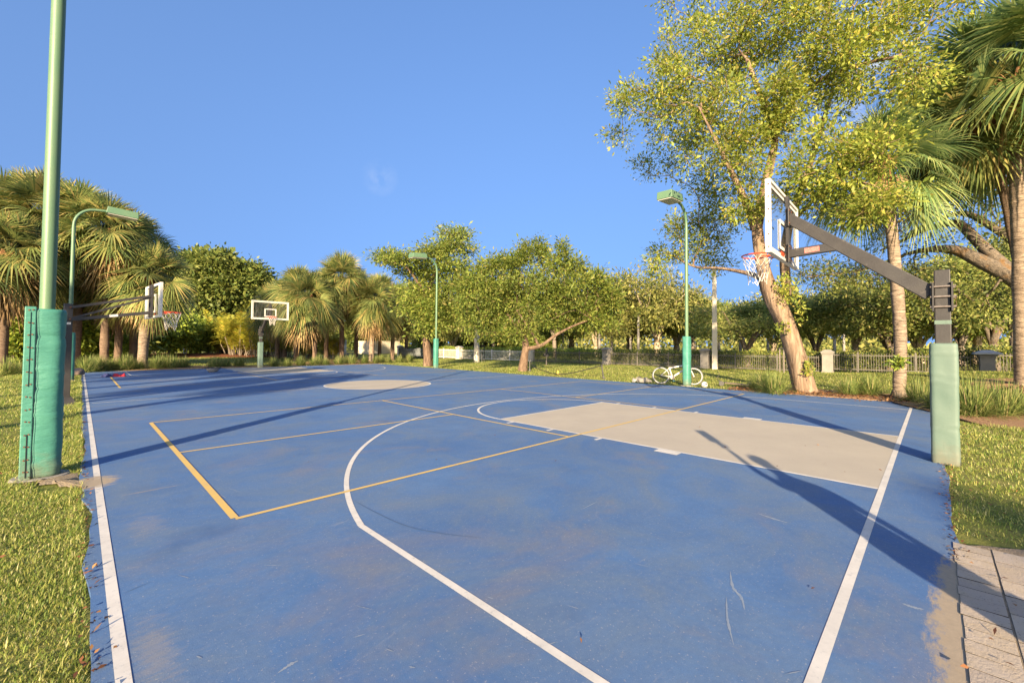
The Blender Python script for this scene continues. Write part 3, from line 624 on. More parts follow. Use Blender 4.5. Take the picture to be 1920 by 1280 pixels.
def youth_hoop():
    root = empty('basketball_hoop', (-7.87, 14.42, -.02), R(5), 'lower basketball hoop on a black square post beside the left sideline', 'basketball hoop')
    # faces +x
    MB().box((0, 0, 1.19), (.15, .15, 2.42)).build('post', MT['black'], root, bevel=.008)
    MB().box((.02, 0, .09), (.36, .30, .20), None, .45).box((0, 0, .0), (.42, .36, .04)).build('base_flare', MT['black'], root)
    MB().box((0, -.078, 1.93), (.09, .006, .05)).build('maker_plate', MT['white_metal'], root)
    for s in (-.10, .10):
        MB().beam((.02, s, 2.31), (1.50, s, 2.72), .03, .055).build('upper_arm', MT['black'], root); MB().beam((.02, s+.03, 2.04), (1.50, s+.03, 2.68), .03, .05).build('brace_arm', MT['black'], root); ao = MB().beam((.02, s, 2.02), (1.50, s, 2.28), .03, .075).build('lower_arm', MT['black'], root)
        if s < 0: a1 = ao
    ao = a1
    MB().box((.78, -.122, 2.155), (.16, .008, .06), Matrix.Rotation(R(-10), 3, 'Y')).build('sticker', MT['white_metal'], ao)
    for zz in (2.31, 2.03): MB().tube([(.03, -.13, zz), (.03, .13, zz)], .018, 8).build('pivot_bolt', MT['rust'], root)
    X = 1.56; z0, z1, hw = 2.14, 3.03, .86; fr = MB()
    for s in (-1, 1): fr.box((X, s*(hw-.10), (z0+z1)/2), (.05, .22, z1-z0))
    fr.box((X, 0, z1-.03), (.05, 2*hw-.42, .06)).box((X, 0, z0+.03), (.05, 2*hw-.42, .06))
    bb = fr.build('backboard', MT['white_metal'], root)
    MB().box((X, 0, (z0+z1)/2), (.014, 2*hw-.42, z1-z0-.12)).build('acrylic_panel', MT['acrylic'], bb)
    tg = MB()
    for dx in (-.012, .012):
        for s in (-1, 1): tg.box((X+dx, s*.25, z0+.37), (.006, .05, .42))
        tg.box((X+dx, 0, z0+.60), (.006, .55, .05)).box((X+dx, 0, z0+.16), (.006, .45, .05))
    tg.build('target_square', MT['white_metal'], bb)
    for s in (-.12, .12): MB().box((X-.05, s, (z0+z1)/2), (.045, .06, z1-z0-.02)).build('back_rail', MT['black'], root)
    cz = 2.315; cx = X+.15+.228
    rm = MB().tube([(cx+.228*math.cos(a), .228*math.sin(a), cz) for a in np.linspace(0, 2*math.pi, 28, endpoint=False)], .012, 8, closed=True)
    rm.box((X+.04, 0, cz-.03), (.012, .16, .12)).box((X+.09, 0, cz-.005), (.16, .14, .012)).tube([(cx+.232*math.cos(a), .232*math.sin(a), cz-.045) for a in np.linspace(R(120), R(240), 12)], .010, 6)
    ro = rm.build('rim', MT['rim'], root, auto=35); net_mesh(cx, 0, cz-.012, .22, 8).build('net', MT['net'], ro)
    return root
youth_hoop()

# ------------------------------------------------------------------ bicycle leaning on the pole, ball, bag, scooter and the other small things
def make_bike(a, b, lean):
    a = Vector(a); b = Vector(b); d = (b-a); wb = d.length; ang = math.atan2(d.y, d.x)
    root = empty('bicycle', a, 0, 'white bicycle with white rimmed tyres leaning behind the padded green light pole', 'bicycle')
    root.rotation_euler = (R(lean), 0, ang)
    r = .335
    tyre = pmat('pale_tyre_rubber', (.50, .48, .46), (.38, .37, .37), 6, .7); spoke = MT['steel']; fm = pmat('cream_white_frame_paint', (.72, .68, .58), (.64, .6, .52), 5, .35); blk = MT['black']
    darkt = pmat('grey_tread_rubber', (.10, .10, .115), (.14, .14, .15), 9, .8)
    for xc in (0, wb):
        ring = lambda rad, th, zz=0: MB().tube([(xc+rad*math.cos(q), zz, r+rad*math.sin(q)) for q in np.linspace(0, 2*math.pi, 40, endpoint=False)], th, 8, closed=True)
        wo = ring(r-.026, .029).build('wheel', darkt, root, smooth=True)
        rg = MB()
        for zz in (-.012, .012): rg.tube([(xc+(r-.040)*math.cos(q), zz, r+(r-.040)*math.sin(q)) for q in np.linspace(0, 2*math.pi, 40, endpoint=False)], .018, 6, closed=True)
        rg.build('rim', tyre, wo, smooth=True)
        sp = MB()
        for i in range(28):
            q = 2*math.pi*i/28; sp.tube([(xc+.02*math.cos(q+1.3), .02*(-1)**i, r+.02*math.sin(q+1.3)), (xc+(r-.05)*math.cos(q), 0, r+(r-.05)*math.sin(q))], .0016, 4)
        sp.tube([(xc, -.05, r), (xc, .05, r)], .022, 10); sp.build('spokes', spoke, wo)
    bbx, bbz = .42, .285; sx_, sz = .30, .66; hx, hz = wb-.20, .80; h2x, h2z = wb-.165, .69
    f = MB(); f.tube([(bbx, 0, bbz), (sx_, 0, sz)], .024, 10); f.tube([(sx_+.01, 0, sz-.035), (hx, 0, hz-.02)], .029, 10); f.tube([(bbx, 0, bbz), (h2x, 0, h2z)], .035, 10); f.tube([(hx-.01, 0, hz+.03), (h2x+.01, 0, h2z-.04)], .024, 10)
    for s in (-1, 1): f.tube([(0, s*.06, r), (sx_, s*.02, sz-.05)], .011, 8); f.tube([(0, s*.06, r), (bbx, s*.03, bbz)], .012, 8)
    f.build('frame', fm, root, auto=40)
    k = MB()
    for s in (-1, 1): k.tube(spline([(h2x+.01, s*.05, h2z-.03), (wb-.06, s*.06, r+.16), (wb, s*.06, r)], 8), .013, 8)
    k.box((h2x+.005, 0, h2z-.03), (.05, .13, .03)); k.build('fork', fm, root, auto=40)
    s_ = MB(); s_.tube([(sx_, 0, sz-.02), (sx_-.04, 0, sz+.13)], .013, 8).build('seat_post', blk, root)
    sd = MB(); 
    sd.v = [(-.19, -.075, .80), (-.19, .075, .80), (-.05, .06, .815), (.12, .018, .80), (.12, -.018, .80), (-.05, -.06, .815), (-.18, -.06, .845), (-.18, .06, .845), (-.05, .045, .84), (.11, .012, .825), (.11, -.012, .825), (-.05, -.045, .84)]
    sd.v = [(x+sx_-.02, y, z) for x, y, z in sd.v]; sd.f = [(5, 4, 3, 2, 1, 0), (6, 7, 8, 9, 10, 11)]+[(i, (i+1) % 6, 6+(i+1) % 6, 6+i) for i in range(6)]
    so_ = sd.build('saddle', pmat('black_saddle', (.03, .028, .028)), root, bevel=.01)
    hb = MB(); hb.tube([(hx-.02, 0, hz+.02), (hx-.035, 0, hz+.12), (hx+.03, 0, hz+.15)], .014, 8); hb.tube(spline([(hx-.03, -.32, hz+.19), (hx+.02, -.18, hz+.16), (hx+.03, 0, hz+.15), (hx+.02, .18, hz+.16), (hx-.03, .32, hz+.19)], 14), .012, 8); hb.build('handlebar', blk, root, auto=40)
    c = MB(); c.tube([(bbx, -.055, bbz), (bbx, .055, bbz)], .02, 10); c.tube([(bbx, -.045, bbz), (bbx, -.037, bbz)], .085, 24); c.beam((bbx, .06, bbz), (bbx-.06, .06, bbz+.155), .014, .022); c.beam((bbx, -.06, bbz), (bbx+.06, -.06, bbz-.155), .014, .022); cr = c.build('crank', MT['steel'], root)
    MB().box((bbx-.06, .105, bbz+.155), (.09, .08, .022)).build('pedal', pmat('turquoise_pedal', (.12, .42, .45)), cr)
    MB().box((bbx+.06, -.105, bbz-.155), (.09, .08, .022)).build('pedal', MT['turq'], cr) if 'turq' in MT else MB().box((bbx+.06, -.105, bbz-.155), (.09, .08, .022)).build('pedal', bpy.data.materials['turquoise_pedal'], cr)
    ch = MB()
    for zz in (.07, -.05): ch.tube([(0, -.045, r+zz*.5), (bbx, -.045, bbz+zz)], .004, 5)
    ch.build('chain', MT['rust'], root)
    return root
make_bike((8.22, 7.28, -.02), (8.72, 6.20, -.02), -9)

def make_ball(p):
    r = .112; bm = None; me = bpy.data.meshes.new('football')
    import bmesh
    b = bmesh.new(); bmesh.ops.create_icosphere(b, subdivisions=4, radius=r); b.to_mesh(me); b.free()
    me.polygons.foreach_set('use_smooth', [True]*len(me.polygons))
    t = NT('football_panels'); v = t.obj(); vo = t.n('ShaderNodeTexVoronoi'); vo.inputs['Scale'].default_value = 11; t.l(v, vo.inputs['Vector'])
    t.col(t.mix(t.mask(vo.outputs['Distance'], .30, .36), (.09, .09, .09), (.46, .45, .41))); t.fin(.5)
    o = link_mesh('football', me, t.m, None, p); return tag(o, 'scuffed white football lying beside the bicycle front wheel', 'football')
make_ball((8.05, 5.55, .085))

def lump(name, c, size, m, seed, rot=0.0, sub=3, amp=.3, parent=None, flat=.35):
    import bmesh
    b = bmesh.new(); bmesh.ops.create_icosphere(b, subdivisions=sub, radius=1.0); r = np.random.default_rng(seed); K = r.normal(0, 1, (6, 3))*2.2; ph = r.uniform(0, 6, 6)
    for v_ in b.verts:
        p = np.array(v_.co); q = 1+amp*sum(math.sin(K[i] @ p+ph[i]) for i in range(6))/3; p = p*q*np.array(size); p[2] = max(p[2], -size[2]*flat)
        ca, sa = math.cos(rot), math.sin(rot); v_.co = (p[0]*ca-p[1]*sa+c[0], p[0]*sa+p[1]*ca+c[1], p[2]+c[2])
    me = bpy.data.meshes.new(name); b.to_mesh(me); b.free(); me.polygons.foreach_set('use_smooth', [True]*len(me.polygons))
    return link_mesh(name, me, m, parent)
# crumpled bag with a pair of shoe-like ends at the edge of the court
bagroot = empty('crumpled_bag', (7.75, 7.95, -.02), R(-55), 'small crumpled grey bag lying at the court edge left of the bicycle', 'bag')
lump('bag_body', (0.12, 0, .10), (.24, .15, .12), pmat('grey_canvas', (.13, .12, .10), (.24, .22, .19), 14, .85, 0, .4, 20), 3, 0, 4, .35, bagroot)
lump('white_flap', (-.20, .0, .09), (.07, .09, .10), pmat('dirty_white_cloth', (.32, .30, .27), (.22, .21, .19), 10, .85), 4, .3, 3, .35, bagroot)
MB().tube(spline([(-.1, .05, .16), (0, .1, .27), (.12, .06, .20), (.3, .1, .16), (.42, -.02, .03)], 14), .016, 6).build('strap', MT['black'], bagroot)
# kick scooter lying in the grass
scr = empty('kick_scooter', (9.05, 5.35, -.02), R(-62), 'dark kick scooter lying on the lawn to the right of the football', 'scooter')
wd_ = pmat('weathered_brown_deck', (.16, .12, .09), (.09, .07, .055), 8, .8)
MB().beam((.15, 0, .13), (1.0, .02, .07), .16, .04).build('deck', wd_, scr, bevel=.01)
MB().tube(spline([(.15, 0, .12), (.02, .03, .17), (-.06, .05, .21)], 6), .022, 8).tube([(.0, .03, .16), (1.05, .34, .06)], .017, 8).build('stem', MT['black'], scr)
MB().tube([(1.0, .18, .05), (1.1, .5, .07)], .016, 8).build('handlebar', MT['black'], scr)
for xc, nm in ((.05, 0), (1.02, 1)): MB().tube([(xc-.01, -.02+nm*.03, .10), (xc-.01, .025+nm*.03, .10)], .09, 18).build('wheel', MT['black'], scr, auto=40)
MB().tube(spline([(-.06, .05, .21), (-.10, .04, .32), (-.02, .06, .42), (-.07, .05, .55), (-.05, .05, .72)], 16), .009, 6).build('brake_cable', MT['black'], scr)
# bowl, dropped jacket, boulder
bw = empty('planter_bowl', (-2.95, 25.7, 0), 0, 'shallow grey bowl with a dark rim sitting on the far blue court', 'bowl')
MB().lathe([(.12, .0), (.17, .02), (.27, .11), (.325, .20), (.31, .20), (.255, .12), (.16, .05)], 36).build('bowl_body', pmat('pale_grey_bowl', (.40, .37, .32), (.33, .30, .26), 5, .7), bw, auto=40)
MB().lathe([(.318, .195), (.35, .20), (.352, .225), (.30, .23), (.298, .20)], 36).build('rim', MT['black'], bw, auto=40)
def jacket():
    t = NT('navy_and_red_cloth'); v = t.obj(); sx = t.n('ShaderNodeSeparateXYZ'); t.l(v, sx.inputs[0])
    f = t.math('ADD', sx.outputs[0], t.math('MULTIPLY', t.noise(v, 6, 3), .12)); t.col(t.mix(t.mask(f, .03, .08), (.02, .025, .09), (.42, .025, .04))); t.fin(.85)
    r = np.random.default_rng(2); nx_, ny_ = 46, 22; v_ = []
    for j in range(ny_):
        for i in range(nx_):
            x = -.40+.80*i/(nx_-1); y = (-.24+.48*j/(ny_-1))*(1-.5*abs(x)/.45)+.03*math.sin(x*17); e = min(i, nx_-1-i, j, ny_-1-j)/3
            zz = (.055+.035*math.sin(x*23+y*9)+.03*math.sin(y*31-x*11)+.02*r.random())*min(1, e)+.006; v_.append((x, y, max(.004, zz)))
    m = MB(); m.v = v_; m.f = [(j*nx_+i, j*nx_+i+1, (j+1)*nx_+i+1, (j+1)*nx_+i) for j in range(ny_-1) for i in range(nx_-1)]
    o = m.build('dropped_jacket', t.m, smooth=True, loc=(-6.62, 24.7, 0)); o.rotation_euler = (0, 0, R(-8)); return tag(o, 'navy and red jacket dropped on the far left of the court', 'jacket')
jacket()
b_ = lump('boulder', (0, 0, .14), (.24, .2, .22), pmat('brown_stone', (.22, .16, .12), (.14, .10, .08), 5, .9, 0, .6, 12), 5, .4, 4, .2); b_.location = (-7.72, 25.9, 0); tag(b_, 'brown boulder at the far left corner of the court', 'boulder')
# two short posts and the hanging rope
for (x, y, ln_, lab, nm) in ((8.72, 10.22, R(-9), 'short leaning black post holding the near end of the sagging rope', 0), (10.2, 16.1, 0, 'short upright black post holding the far end of the sagging rope', 1)):
    p = empty('rope_post', (x, y, -.03), R(40), lab, 'post', 'rope posts on the lawn'); p.rotation_euler = (ln_, 0, R(45))
    MB().box((0, 0, .30), (.05, .05, .62)).build('stake', MT['black'], p); MB().box((0, 0, .03), (.16, .13, .06)).box((.01, 0, .12), (.09, .08, .16), None, .6).build('foot', MT['black'], p); MB().tube([(0, 0, .60), (0, 0, .66)], .03, 8).build('cap', MT['black'], p)
rp = spline([(8.74, 10.30, .58), (8.73, 10.9, .42), (8.72, 11.9, .17), (8.9, 12.9, .04), (9.2, 13.8, .06), (9.6, 14.8, .17), (9.9, 15.5, .25), (10.18, 16.0, .5)], 60)
tag(MB().tube(rp, .022, 7).build('rope', MT['black']), 'thick black rope sagging between the two short posts', 'rope')
cn = empty('marker_cone', (9.15, 13.2, -.03), 0, 'small yellow marker on the lawn under the sagging rope', 'marker')
ym = pmat('yellow_plastic', (.62, .44, .05), (.52, .36, .05), 6, .5); MB().box((0, 0, .012), (.16, .16, .024)).build('base', ym, cn); MB().lathe([(.06, .02), (.055, .10), (.035, .15), (.03, .22), (.02, .235)], 16).build('cone', ym, cn, auto=40)

# ------------------------------------------------------------------ boundary: pillars, picket panels, hedges, walls, poles
PY = [-10.5, -2.2, 3.9, 10.5, 17.8, 25.3, 34.7, 45.1]
fx = lambda y: 21.8-.07*(y-4)
pnames = ['stone pillar hidden at the right behind the thick palm trunk', 'stone pillar with a wide grey cap seen just right of the green padded hoop post', 'stone pillar with grey cap between the leaning tree and the slim palm trunk',
          'stone pillar just left of the tall concrete pole', 'stone pillar behind the leaning rope post', 'cream pillar right behind the trunk of the spreading fig tree', 'white pillar between the concrete pole and the far right light pole', 'white pillar at the end of the beige wall']
for i, y in enumerate(PY):
    if i == 0: continue
    p = empty('fence_pillar', (fx(y), y, -.03), R(4), pnames[i], 'pillar', 'pillars along the boundary fence'); far = i >= 5
    MB().box((0, 0, .60), (.50, .50, 1.24)).box((0, 0, .06), (.56, .56, .16)).box((0, 0, 1.14), (.58, .58, .09)).build('shaft', MT['stucco'] if far else MT['concrete'], p, bevel=.012)
    if i == 1: MB().box((0, 0, 1.23), (.92, .92, .07)).box((0, 0, 1.335), (.88, .88, .14), None, .35).build('cap', MT['capgrey'], p, bevel=.01)
    else: MB().box((0, 0, 1.215), (.64, .64, .06)).box((0, 0, 1.295), (.56, .56, .10), None, .55).build('cap', MT['stucco'] if far else MT['concrete'], p, bevel=.015)
flab = ['grey picket fence panel behind the thick palm trunk at the right edge', 'grey picket fence panel seen behind the right hoop post and slim palm', 'grey picket fence panel seen behind the leaning tree trunk', 'grey picket fence panel seen behind the bicycle and padded pole',
        'grey picket fence panel right of the fig tree trunk', 'pale fence panel left of the fig tree behind the concrete pole', 'white fence panel with a dark tarp left of the far light pole']
for i in range(len(PY)-1):
    y0, y1 = PY[i]+.26, PY[i+1]-.26; far = i >= 5
    root = empty('fence_panel', (fx((y0+y1)/2), (y0+y1)/2, -.03), 0, flab[i], 'fence', 'picket fence panels between the pillars'); x = lambda y: fx(y)-fx((y0+y1)/2); yc = (y0+y1)/2
    m = MT['white_paint'] if far else MT['grey_picket']; rl = MB(); pk = MB(); ps = MB()
    zb = float(lawn_z(fx(yc), yc))+.03
    for zz in (.12, .88): MB().beam((x(y0), y0-yc, zz+zb), (x(y1), y1-yc, zz+zb), .035, .04).build('rail', m, root)
    for yy in np.arange(y0+.06, y1, .105): pk.box((x(yy), yy-yc, .52+zb), (.02, .02, .94))
    pk.build('pickets', m, root)
    for yy in np.arange(y0+2.2, y1-1, 2.3): MB().box((x(yy), yy-yc, .52+zb), (.06, .06, 1.1)).build('post', m, root)
def hedge(name, label, ya, yb, n, off, h, m, seed, patchy=.25):
    r = np.random.default_rng(seed); y = r.uniform(ya, yb, n); zz = r.beta(2.2, 1.3, n)
    top = h*(1+.03*np.sin(y*1.9)+.02*np.sin(y*5.1)); low = .35+.25*np.sin(y*1.3+seed)+.2*np.sin(y*3.7)
    keep = (zz*top > low*.75) | (r.random(n) < patchy); y, zz, top = y[keep], zz[keep], top[keep]; n = len(y)
    dx = r.uniform(-1, 1, n); dx = np.sign(dx)*np.abs(dx)**.5*.42
    C = np.stack([fx(y)+off+dx, y, zz*top-.03+lawn_z(fx(y), y)+.03], 1); D = r.normal(0, 1, (n, 3)); D[:, 2] += .5; Nn = r.normal(0, .6, (n, 3)); Nn[:, 0] -= .6; Nn[:, 2] += .5
    root = empty(name, (0, 0, 0), 0, label, 'hedge')
    V, q = kites(C, D, Nn, r.uniform(.08, .15, n), r.uniform(.045, .08, n)); np_mesh('foliage', V, q, m, root)
    tw = MB()
    for yy in np.arange(ya, yb, .5):
        for s in range(3):
            yb_ = yy+r.normal(0, .15); a = (fx(yb_)+off+r.normal(0, .06), yb_, -.05+float(lawn_z(fx(yb_), yb_))); tw.tube([a, (a[0]+r.normal(0, .12), a[1]+r.normal(0, .2), .5+a[2]), (a[0]+r.normal(0, .25), a[1]+r.normal(0, .3), 1.0*h+a[2]-.1)], [.018, .012, .006], 4)
    tw.build('branches', MT['bark_grey'], root)
hedge('hedge', 'dark clipped hedge behind the grey picket fence on the right', -10.5, 17.6, 26000, .75, 1.22, MT['hedge'], 1)
hedge('hedge', 'yellow green clipped hedge behind the fig tree and far light pole', 18.0, 44.5, 24000, .62, 1.25, MT['leaf_shrub'], 2, .12)
def wall(name, label, cat, pts, h, th, m, z=-.1, cap=None):
    root = empty(name, (pts[0][0], pts[0][1], z), 0, label, cat); mb = MB(); cp = MB()
    for a, b in zip(pts[:-1], pts[1:]):
        a_ = (a[0]-pts[0][0], a[1]-pts[0][1], h/2); b_ = (b[0]-pts[0][0], b[1]-pts[0][1], h/2); mb.beam(a_, b_, th, h); cp.beam((*a_[:2], h+.03), (*b_[:2], h+.03), th+.06, .06)
    mb.build('wall', m, root); cp.build('coping', cap or m, root)
wall('garden_wall', 'beige rendered wall behind the centre palms', 'wall', [az(672, 70), az(692, 66.5), az(748, 70)], 1.95, .3, MT['stucco'])
uc = empty('utility_cabinet', az(637, 62), R(38), 'cream utility cabinet standing behind the centre palm trunks', 'cabinet'); uc.scale = (1.3, 1.3, 1.2)
MB().box((0, 0, .82), (1.55, .7, 1.7)).build('housing', MT['stucco'], uc, bevel=.03)
[MB().box((q, -.36, .95), (.55, .03, 1.2)).build('door', MT['white_paint'], uc, bevel=.01) for q in (-.4, .4)]; MB().box((-.3, -.5, .06), (2.0, 1.2, .18)).build('plinth', MT['concrete'], uc)
tp = MB(); A0 = az(748, 43.6); A1 = az(789, 43.0); nn_ = 16; 
for i in range(nn_+1):
    q = A0+(A1-A0)*i/nn_
    for j in range(5): tp.v.append((q[0]+.04*math.sin(i*1.3+j), q[1], .30+.18*j+.06*math.sin(i*.5)*(j/4)+(.03 if j == 4 else 0)))
tp.f = [(i*5+j, (i+1)*5+j, (i+1)*5+j+1, i*5+j+1) for i in range(nn_) for j in range(4)]
o = tp.build('tarp', pmat('dark_mesh_tarp', (.09, .10, .10), (.14, .15, .15), 3, .8), smooth=True); md = o.modifiers.new('solid', 'SOLIDIFY'); md.thickness = .02; tag(o, 'dark mesh tarp hanging on the white fence left of the far light pole', 'tarp')
def conc_pole(loc, h, w0, w1, label):
    root = empty('utility_pole', loc, R(20), label, 'utility pole', 'concrete utility poles'); MB().beam((0, 0, -.1), (0, 0, h), w0, w0, w1, w1).build('shaft', MT['stucco'], root, bevel=.03)
    for zz in (2.9, 4.4): MB().beam((0, -w0*.62, zz), (0, w0*.62, zz), .05, .05).build('step_bolt', MT['rust'], root)
conc_pole(az(1340, 30.6), 6.6, .34, .25, 'tall square concrete pole standing right of the padded pole and bicycle')
conc_pole(az(894, 36.6), 7.2, .36, .30, 'tall square concrete pole half hidden in leaves left of the fig tree')
gf = empty('metal_frame', az(906, 37.0), R(42), 'thin black metal frame beside the left concrete pole', 'frame')
[MB().beam((q, 0, 0), (q, 0, 1.42), .05, .05).build('upright', MT['black'], gf) for q in (-.85, .85)]; MB().beam((-.85, 0, 1.40), (.85, 0, 1.40), .05, .05).beam((-.85, 0, .3), (.85, 0, .3), .03, .03).beam((-.85, 0, .3), (.85, 0, 1.40), .02, .02).build('crossbars', MT['black'], gf)
ga = empty('sign_frame', az(1465.5, 28.5), R(48), 'grey double post metal frame standing before the fence left of the leaning tree', 'frame')
for s in (-.17, .17): MB().tube([(s, 0, -.1), (s, 0, 1.36)], .035, 10).build('post', MT['steel'], ga)
MB().beam((-.24, 0, 1.38), (.24, 0, 1.38), .06, .07).beam((-.17, 0, 1.18), (.17, 0, 1.18), .03, .03).build('top_bar', MT['steel'], ga)
pg = empty('park_grill', gp(1024.5, 684), R(30), 'dark box grill on a thin post behind the fig tree', 'grill')
MB().tube([(0, 0, 0), (0, 0, .62)], .045, 10).build('post', MT['steel'], pg); MB().box((0, 0, .74), (.42, .34, .24)).box((0, 0, 1.05), (.26, .12, .36)).build('fire_box', MT['black'], pg, bevel=.01)
bo_ = at(347, 661, 58); gb = empty('bollard_light', bo_, 0, 'small pale bollard on the grass behind the left palms', 'bollard'); MB().lathe([(.17, -.2), (.17, .55)], 16).build('shaft', MT['white_paint'], gb, auto=40); MB().lathe([(.19, .55), (.19, .75), (.22, .78), (.08, .88)], 16).build('head', MT['concrete'], gb, auto=40)

# ------------------------------------------------------------------ trees
def blob_px(u, v, ru, rv, dist, off=0.0, rd=None):
    lx, lz = sizes(u, dist+off); return (at(u, v, dist+off), ru*lx, rd if rd else ru*lx*.9, rv*lz, math.atan2(*(at(u, v, dist)-CAMP)[:2]))
def sample_blob(b, n, r):
    c, rl, rd, rz, a = b; q = r.normal(0, 1, (n, 3)); q /= np.linalg.norm(q, axis=1, keepdims=True); q *= (r.random(n)**(1/2.4))[:, None]
    f = np.array([math.sin(a), math.cos(a), 0]); s = np.array([math.cos(a), -math.sin(a), 0])
    return np.asarray(c)+q[:, :1]*rl*s+q[:, 1:2]*rd*f+q[:, 2:]*rz*np.array([0, 0, 1])
def grow(polys, attr, r, step=.45, wig=.10, tip=.006, pw=2.3, minbranch=.35):
    pos = []; par = []; rad0 = []; ok = []; dirs = []
    for pts, rr, fr in polys:
        for i, p in enumerate(pts):
            pos.append(p); par.append(len(pos)-2 if i > 0 else -1); rad0.append(rr[i]); ok.append(i/len(pts) >= fr); d = pts[min(i+1, len(pts)-1)]-pts[max(i-1, 0)]; dirs.append(d/max(1e-6, np.linalg.norm(d)))
    nroot = len(pos); MAX = nroot+len(attr)*14; P = np.zeros((MAX, 3)); D = np.zeros((MAX, 3)); OK = np.zeros(MAX, bool); n = nroot
    P[:n] = pos; D[:n] = dirs; OK[:n] = ok
    top = P[:nroot][OK[:nroot]]; dm = np.min(np.linalg.norm(attr[:, None]-top[None], axis=2), axis=1)
    tips = []
    for ai in np.argsort(dm):
        a = attr[ai]; dv = a-P[:n]; dd = np.linalg.norm(dv, axis=1)+1e-6; cs = np.einsum('ij,ij->i', dv, D[:n])/dd
        cost = dd*(1.3-.45*cs); cost[~OK[:n]] = 1e9; j = int(np.argmin(cost)); d = dd[j]; k = max(1, min(12, int(math.ceil(d/step)))); p0 = P[j].copy(); prev = j
        bow = r.normal(0, 1, 3)*wig*d+D[j]*d*.12
        for q in range(1, k+1):
            t = q/k; x = p0+(a-p0)*t+bow*4*t*(1-t)+r.normal(0, .02, 3)*d*(t < 1)
            P[n] = x; par.append(prev); dq = x-P[prev]; D[n] = dq/max(1e-6, np.linalg.norm(dq)); OK[n] = True; prev = n; n += 1
        tips.append((n-1, ai))
    R_ = np.zeros(n); isin = np.zeros(n)
    leafn = np.ones(n, bool)
    for i in range(n):
        if par[i] >= 0: leafn[par[i]] = False
    acc = np.where(leafn, tip**pw, 0.0)
    for i in range(n-1, -1, -1):
        if par[i] >= 0: acc[par[i]] += acc[i]
    R_ = acc**(1/pw); R_[:nroot] = rad0
    return P[:n], np.array(par), R_, nroot, D[:n], tips
def frusta(P, par, R_, n0, sides=5, rmin=0.0):
    idx = np.arange(n0, len(P)); idx = idx[R_[idx] > rmin]; p0 = P[par[idx]]; p1 = P[idx]; r1 = R_[idx]; r0 = np.minimum(R_[par[idx]], r1*1.5)
    d = p1-p0; ln = np.linalg.norm(d, axis=1, keepdims=True); d = d/np.maximum(ln, 1e-6); ref = np.where(np.abs(d[:, 2:]) < .9, np.array([[0, 0, 1.0]]), np.array([[1.0, 0, 0]])); x = np.cross(d, ref); x /= np.linalg.norm(x, axis=1, keepdims=True); y = np.cross(d, x)
    V = []; p1 = p1+d*np.minimum(.02, ln*.1)
    for q, rr in ((p0, r0), (p1, r1)):
        for k in range(sides): a = 2*math.pi*k/sides; V.append(q+(x*math.cos(a)+y*math.sin(a))*rr[:, None])
    V = np.stack(V, 1).reshape(-1, 3); b = np.arange(len(idx))[:, None]*(2*sides)
    F = np.stack([np.stack([b[:, 0]+k, b[:, 0]+(k+1) % sides, b[:, 0]+sides+(k+1) % sides, b[:, 0]+sides+k], 1) for k in range(sides)], 1).reshape(-1, 4); return V, F
def fluted(pts, rr, n, seed, amp):
    """trunk tube with lobed, lumpy section"""
    m = MB(); m.tube([tuple(p) for p in pts], list(rr), n); V = np.array(m.v); C = np.repeat(np.array(pts), n, 0); rg = np.random.default_rng(seed); ph = rg.uniform(0, 6.28, 5)
    k = np.tile(np.arange(n), len(pts)); i = np.repeat(np.arange(len(pts)), n); a = 2*np.pi*k/n
    f = 1+amp*(np.sin(3*a+ph[0]+i*.12)*.5+np.sin(5*a+ph[1]-i*.17)*.4+np.sin(2*a+i*.5+ph[2])*.35+np.sin(7*a+ph[3]+i*.3)*.25)
    V = C+(V-C)*f[:, None]; m.v = [tuple(q) for q in V]; return m
